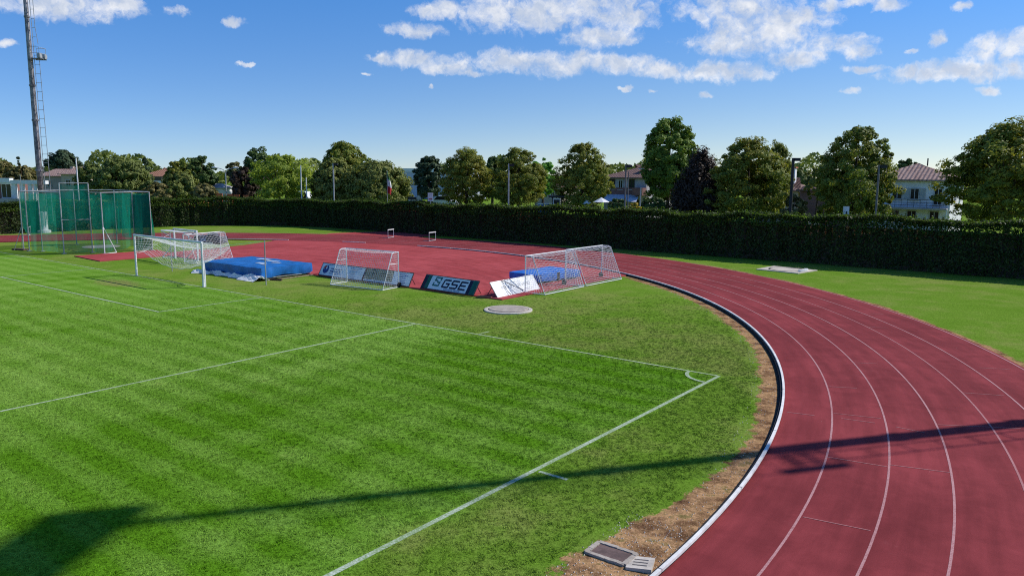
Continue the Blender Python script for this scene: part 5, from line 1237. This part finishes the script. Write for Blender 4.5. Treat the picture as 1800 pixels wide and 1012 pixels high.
MB().box((0, .8, zq(351)/2), (22*s_, 1.6, zq(351))).build("wall", M['plaster_g'], t); MB().prism([(-12*s_, -.1), (3*s_, -.1), (3*s_, 1.8), (-12*s_, 1.8)], zq(351)+.02, zq(347)).build("roof", M['dark'], t)
m = MB(); m.poly([(7*s_+5*s_*math.cos(a), -.06, zq(352)+.55*math.sin(a)) for a in np.linspace(0, math.pi, 12)]+[(2*s_, -.06, .2), (12*s_, -.06, .2)]); m.build("rounded_front", M['shutter'], t)
for x in (-8*s_, -3*s_): MB().box((x, -.03, zq(356)), (.5, .06, 1.0)).build("panel", M['shutter'], t)
for k, (px, w_) in enumerate(((386, 10), (402, 14), (416, 10), (432, 9))):
    p = at(px, 345, 101); z1 = float(at(px, 340+k, 101)[2]); tag(MB().box((p[0], p[1], z1/2), (w_/F_*101, .08, z1), math.atan2(CF[1], CF[0])-math.pi/2).build("barrier_panel", M['orange_net']),
        ("leftmost orange barrier panel under the street lamp", "widest orange barrier panel right at the street lamp pole", "third orange barrier panel from the left", "rightmost orange barrier panel below the purple tree")[k], "barrier", "orange barrier panels")
p = at(378, 340, 118); z1 = float(at(378, 323, 118)[2]); t = thing("white_shed", "small white gabled building left of the street lamp", "building", (p[0], p[1], 0), math.atan2(CF[1], CF[0])-math.pi/2)
MB().box((0, 2, (z1-.6)/2), (2.4, 4, z1-.6)).build("wall", M['plaster_w'], t); m = MB(); hip_roof(m, -1.2, 1.2, 0, 4, z1-.58, .6, .2, 1.0); m.build("roof", M['plaster_g'], t); window(t, (0, 0, z1*.55), .9, 1.2, (0, -1))

# ------------------------------------------------------------------ grass blades near the camera
def tuft(seed, blades, rad, h):
    rg = random.Random(seed); m = MB()
    for _ in range(blades):
        a = rg.uniform(0, 6.28); r = rad*math.sqrt(rg.random()); x, y = r*math.cos(a), r*math.sin(a); w_ = rg.uniform(.003, .006)*rad/0.05; a2 = rg.uniform(0, 6.28); hh = h*rg.uniform(.5, 1.1); le = hh*rg.uniform(.2, 1.1); a3 = rg.uniform(0, 6.28)
        m.poly([(x-w_*math.cos(a2), y-w_*math.sin(a2), -.003), (x+w_*math.cos(a2), y+w_*math.sin(a2), -.003), (x+le*math.cos(a3), y+le*math.sin(a3), hh)])
    me = m.mesh("tuft", M['tuft']); return bpy.data.objects.new("tuft", me)
LINES = [(0, 0, 0, 95), (0, 0, 67.4, 0), (PX, 0, PX, 16.5), (PX+40.3, 0, PX+40.3, 16.5), (PX, 16.5, PX+40.3, 16.5), (PX+11, 0, PX+11, 5.5), (PX+29.3, 0, PX+29.3, 5.5), (PX+11, 5.5, PX+29.3, 5.5), (-0.1, 10.15, -0.85, 10.15), (10.15, 0, 10.15, -0.8), (1, 0, 0.7, 0.7), (0.7, 0.7, 0, 1)]
def in_grass(x, y, rng):
    dx = x-KC[0]; dy = np.minimum(y-KC[1], 0); rr = np.hypot(dx, dy)
    wid = 0.86+0.75*np.clip((y-7.5)/5, 0, 1)+0.14*np.sin(y*1.7)+0.10*np.sin(y*4.1+x)+0.1*rng.normal(size=len(x))
    ok = (rr < KR-wid) & ~((x > 14.4) & (y < -7.1)) & ~((np.hypot(x-12.58, y+5.17) < 1.25))
    for (a0, b0, a1, b1) in LINES:
        L2 = (a1-a0)**2+(b1-b0)**2; q = np.clip(((x-a0)*(a1-a0)+(y-b0)*(b1-b0))/L2, 0, 1)
        ok &= np.hypot(x-a0-q*(a1-a0), y-b0-q*(b1-b0)) > 0.10
    return ok
def scatter(name, d0, d1, count, tobj, seed):
    rng = np.random.default_rng(seed); dep = np.sqrt(rng.uniform(d0*d0, d1*d1, count)); sx_ = rng.uniform(-1.05, 1.05, count)
    f2 = CF[:2]/np.linalg.norm(CF[:2]); r2 = np.array([f2[1], -f2[0]])
    x = CAM[0]+dep*(f2[0]+sx_*r2[0]); y = CAM[1]+dep*(f2[1]+sx_*r2[1]); ok = in_grass(x, y, rng) & (rng.random(count) < np.clip((d1-dep)/(d1-d0)*1.6, 0, 1)*np.clip((1.05-np.abs(sx_))/0.3, 0, 1)); x, y = x[ok], y[ok]; n = len(x)
    me = bpy.data.meshes.new(name); me.vertices.add(n); co = np.zeros((n, 3), np.float32); co[:, 0] = x; co[:, 1] = y; me.vertices.foreach_set("co", co.reshape(-1))
    o = link(name, me); tag(o, None, None, kind='stuff')
    ng = bpy.data.node_groups.new(name, 'GeometryNodeTree'); ng.interface.new_socket("Geometry", in_out='INPUT', socket_type='NodeSocketGeometry'); ng.interface.new_socket("Geometry", in_out='OUTPUT', socket_type='NodeSocketGeometry')
    gi, go = ng.nodes.new("NodeGroupInput"), ng.nodes.new("NodeGroupOutput"); ip = ng.nodes.new("GeometryNodeInstanceOnPoints"); oi = ng.nodes.new("GeometryNodeObjectInfo"); oi.inputs[0].default_value = tobj
    rv = ng.nodes.new("FunctionNodeRandomValue"); rv.data_type = 'FLOAT_VECTOR'; rv.inputs[0].default_value = (0, 0, 0); rv.inputs[1].default_value = (0, 0, 6.283)
    rs = ng.nodes.new("FunctionNodeRandomValue"); rs.data_type = 'FLOAT'; rs.inputs[2].default_value = 0.6; rs.inputs[3].default_value = 1.35
    k = ng.links.new; k(gi.outputs[0], ip.inputs["Points"]); k(oi.outputs["Geometry"], ip.inputs["Instance"]); k(rv.outputs[0], ip.inputs["Rotation"]); k(rs.outputs[1], ip.inputs["Scale"]); k(ip.outputs[0], go.inputs[0])
    md = o.modifiers.new("scatter", 'NODES'); md.node_group = ng
    return o
tag(scatter("grass_blades", 10.0, 42, 430000, tuft(1, 14, 0.05, 0.022), 1), "short mown grass blades of the near pitch", "grass")
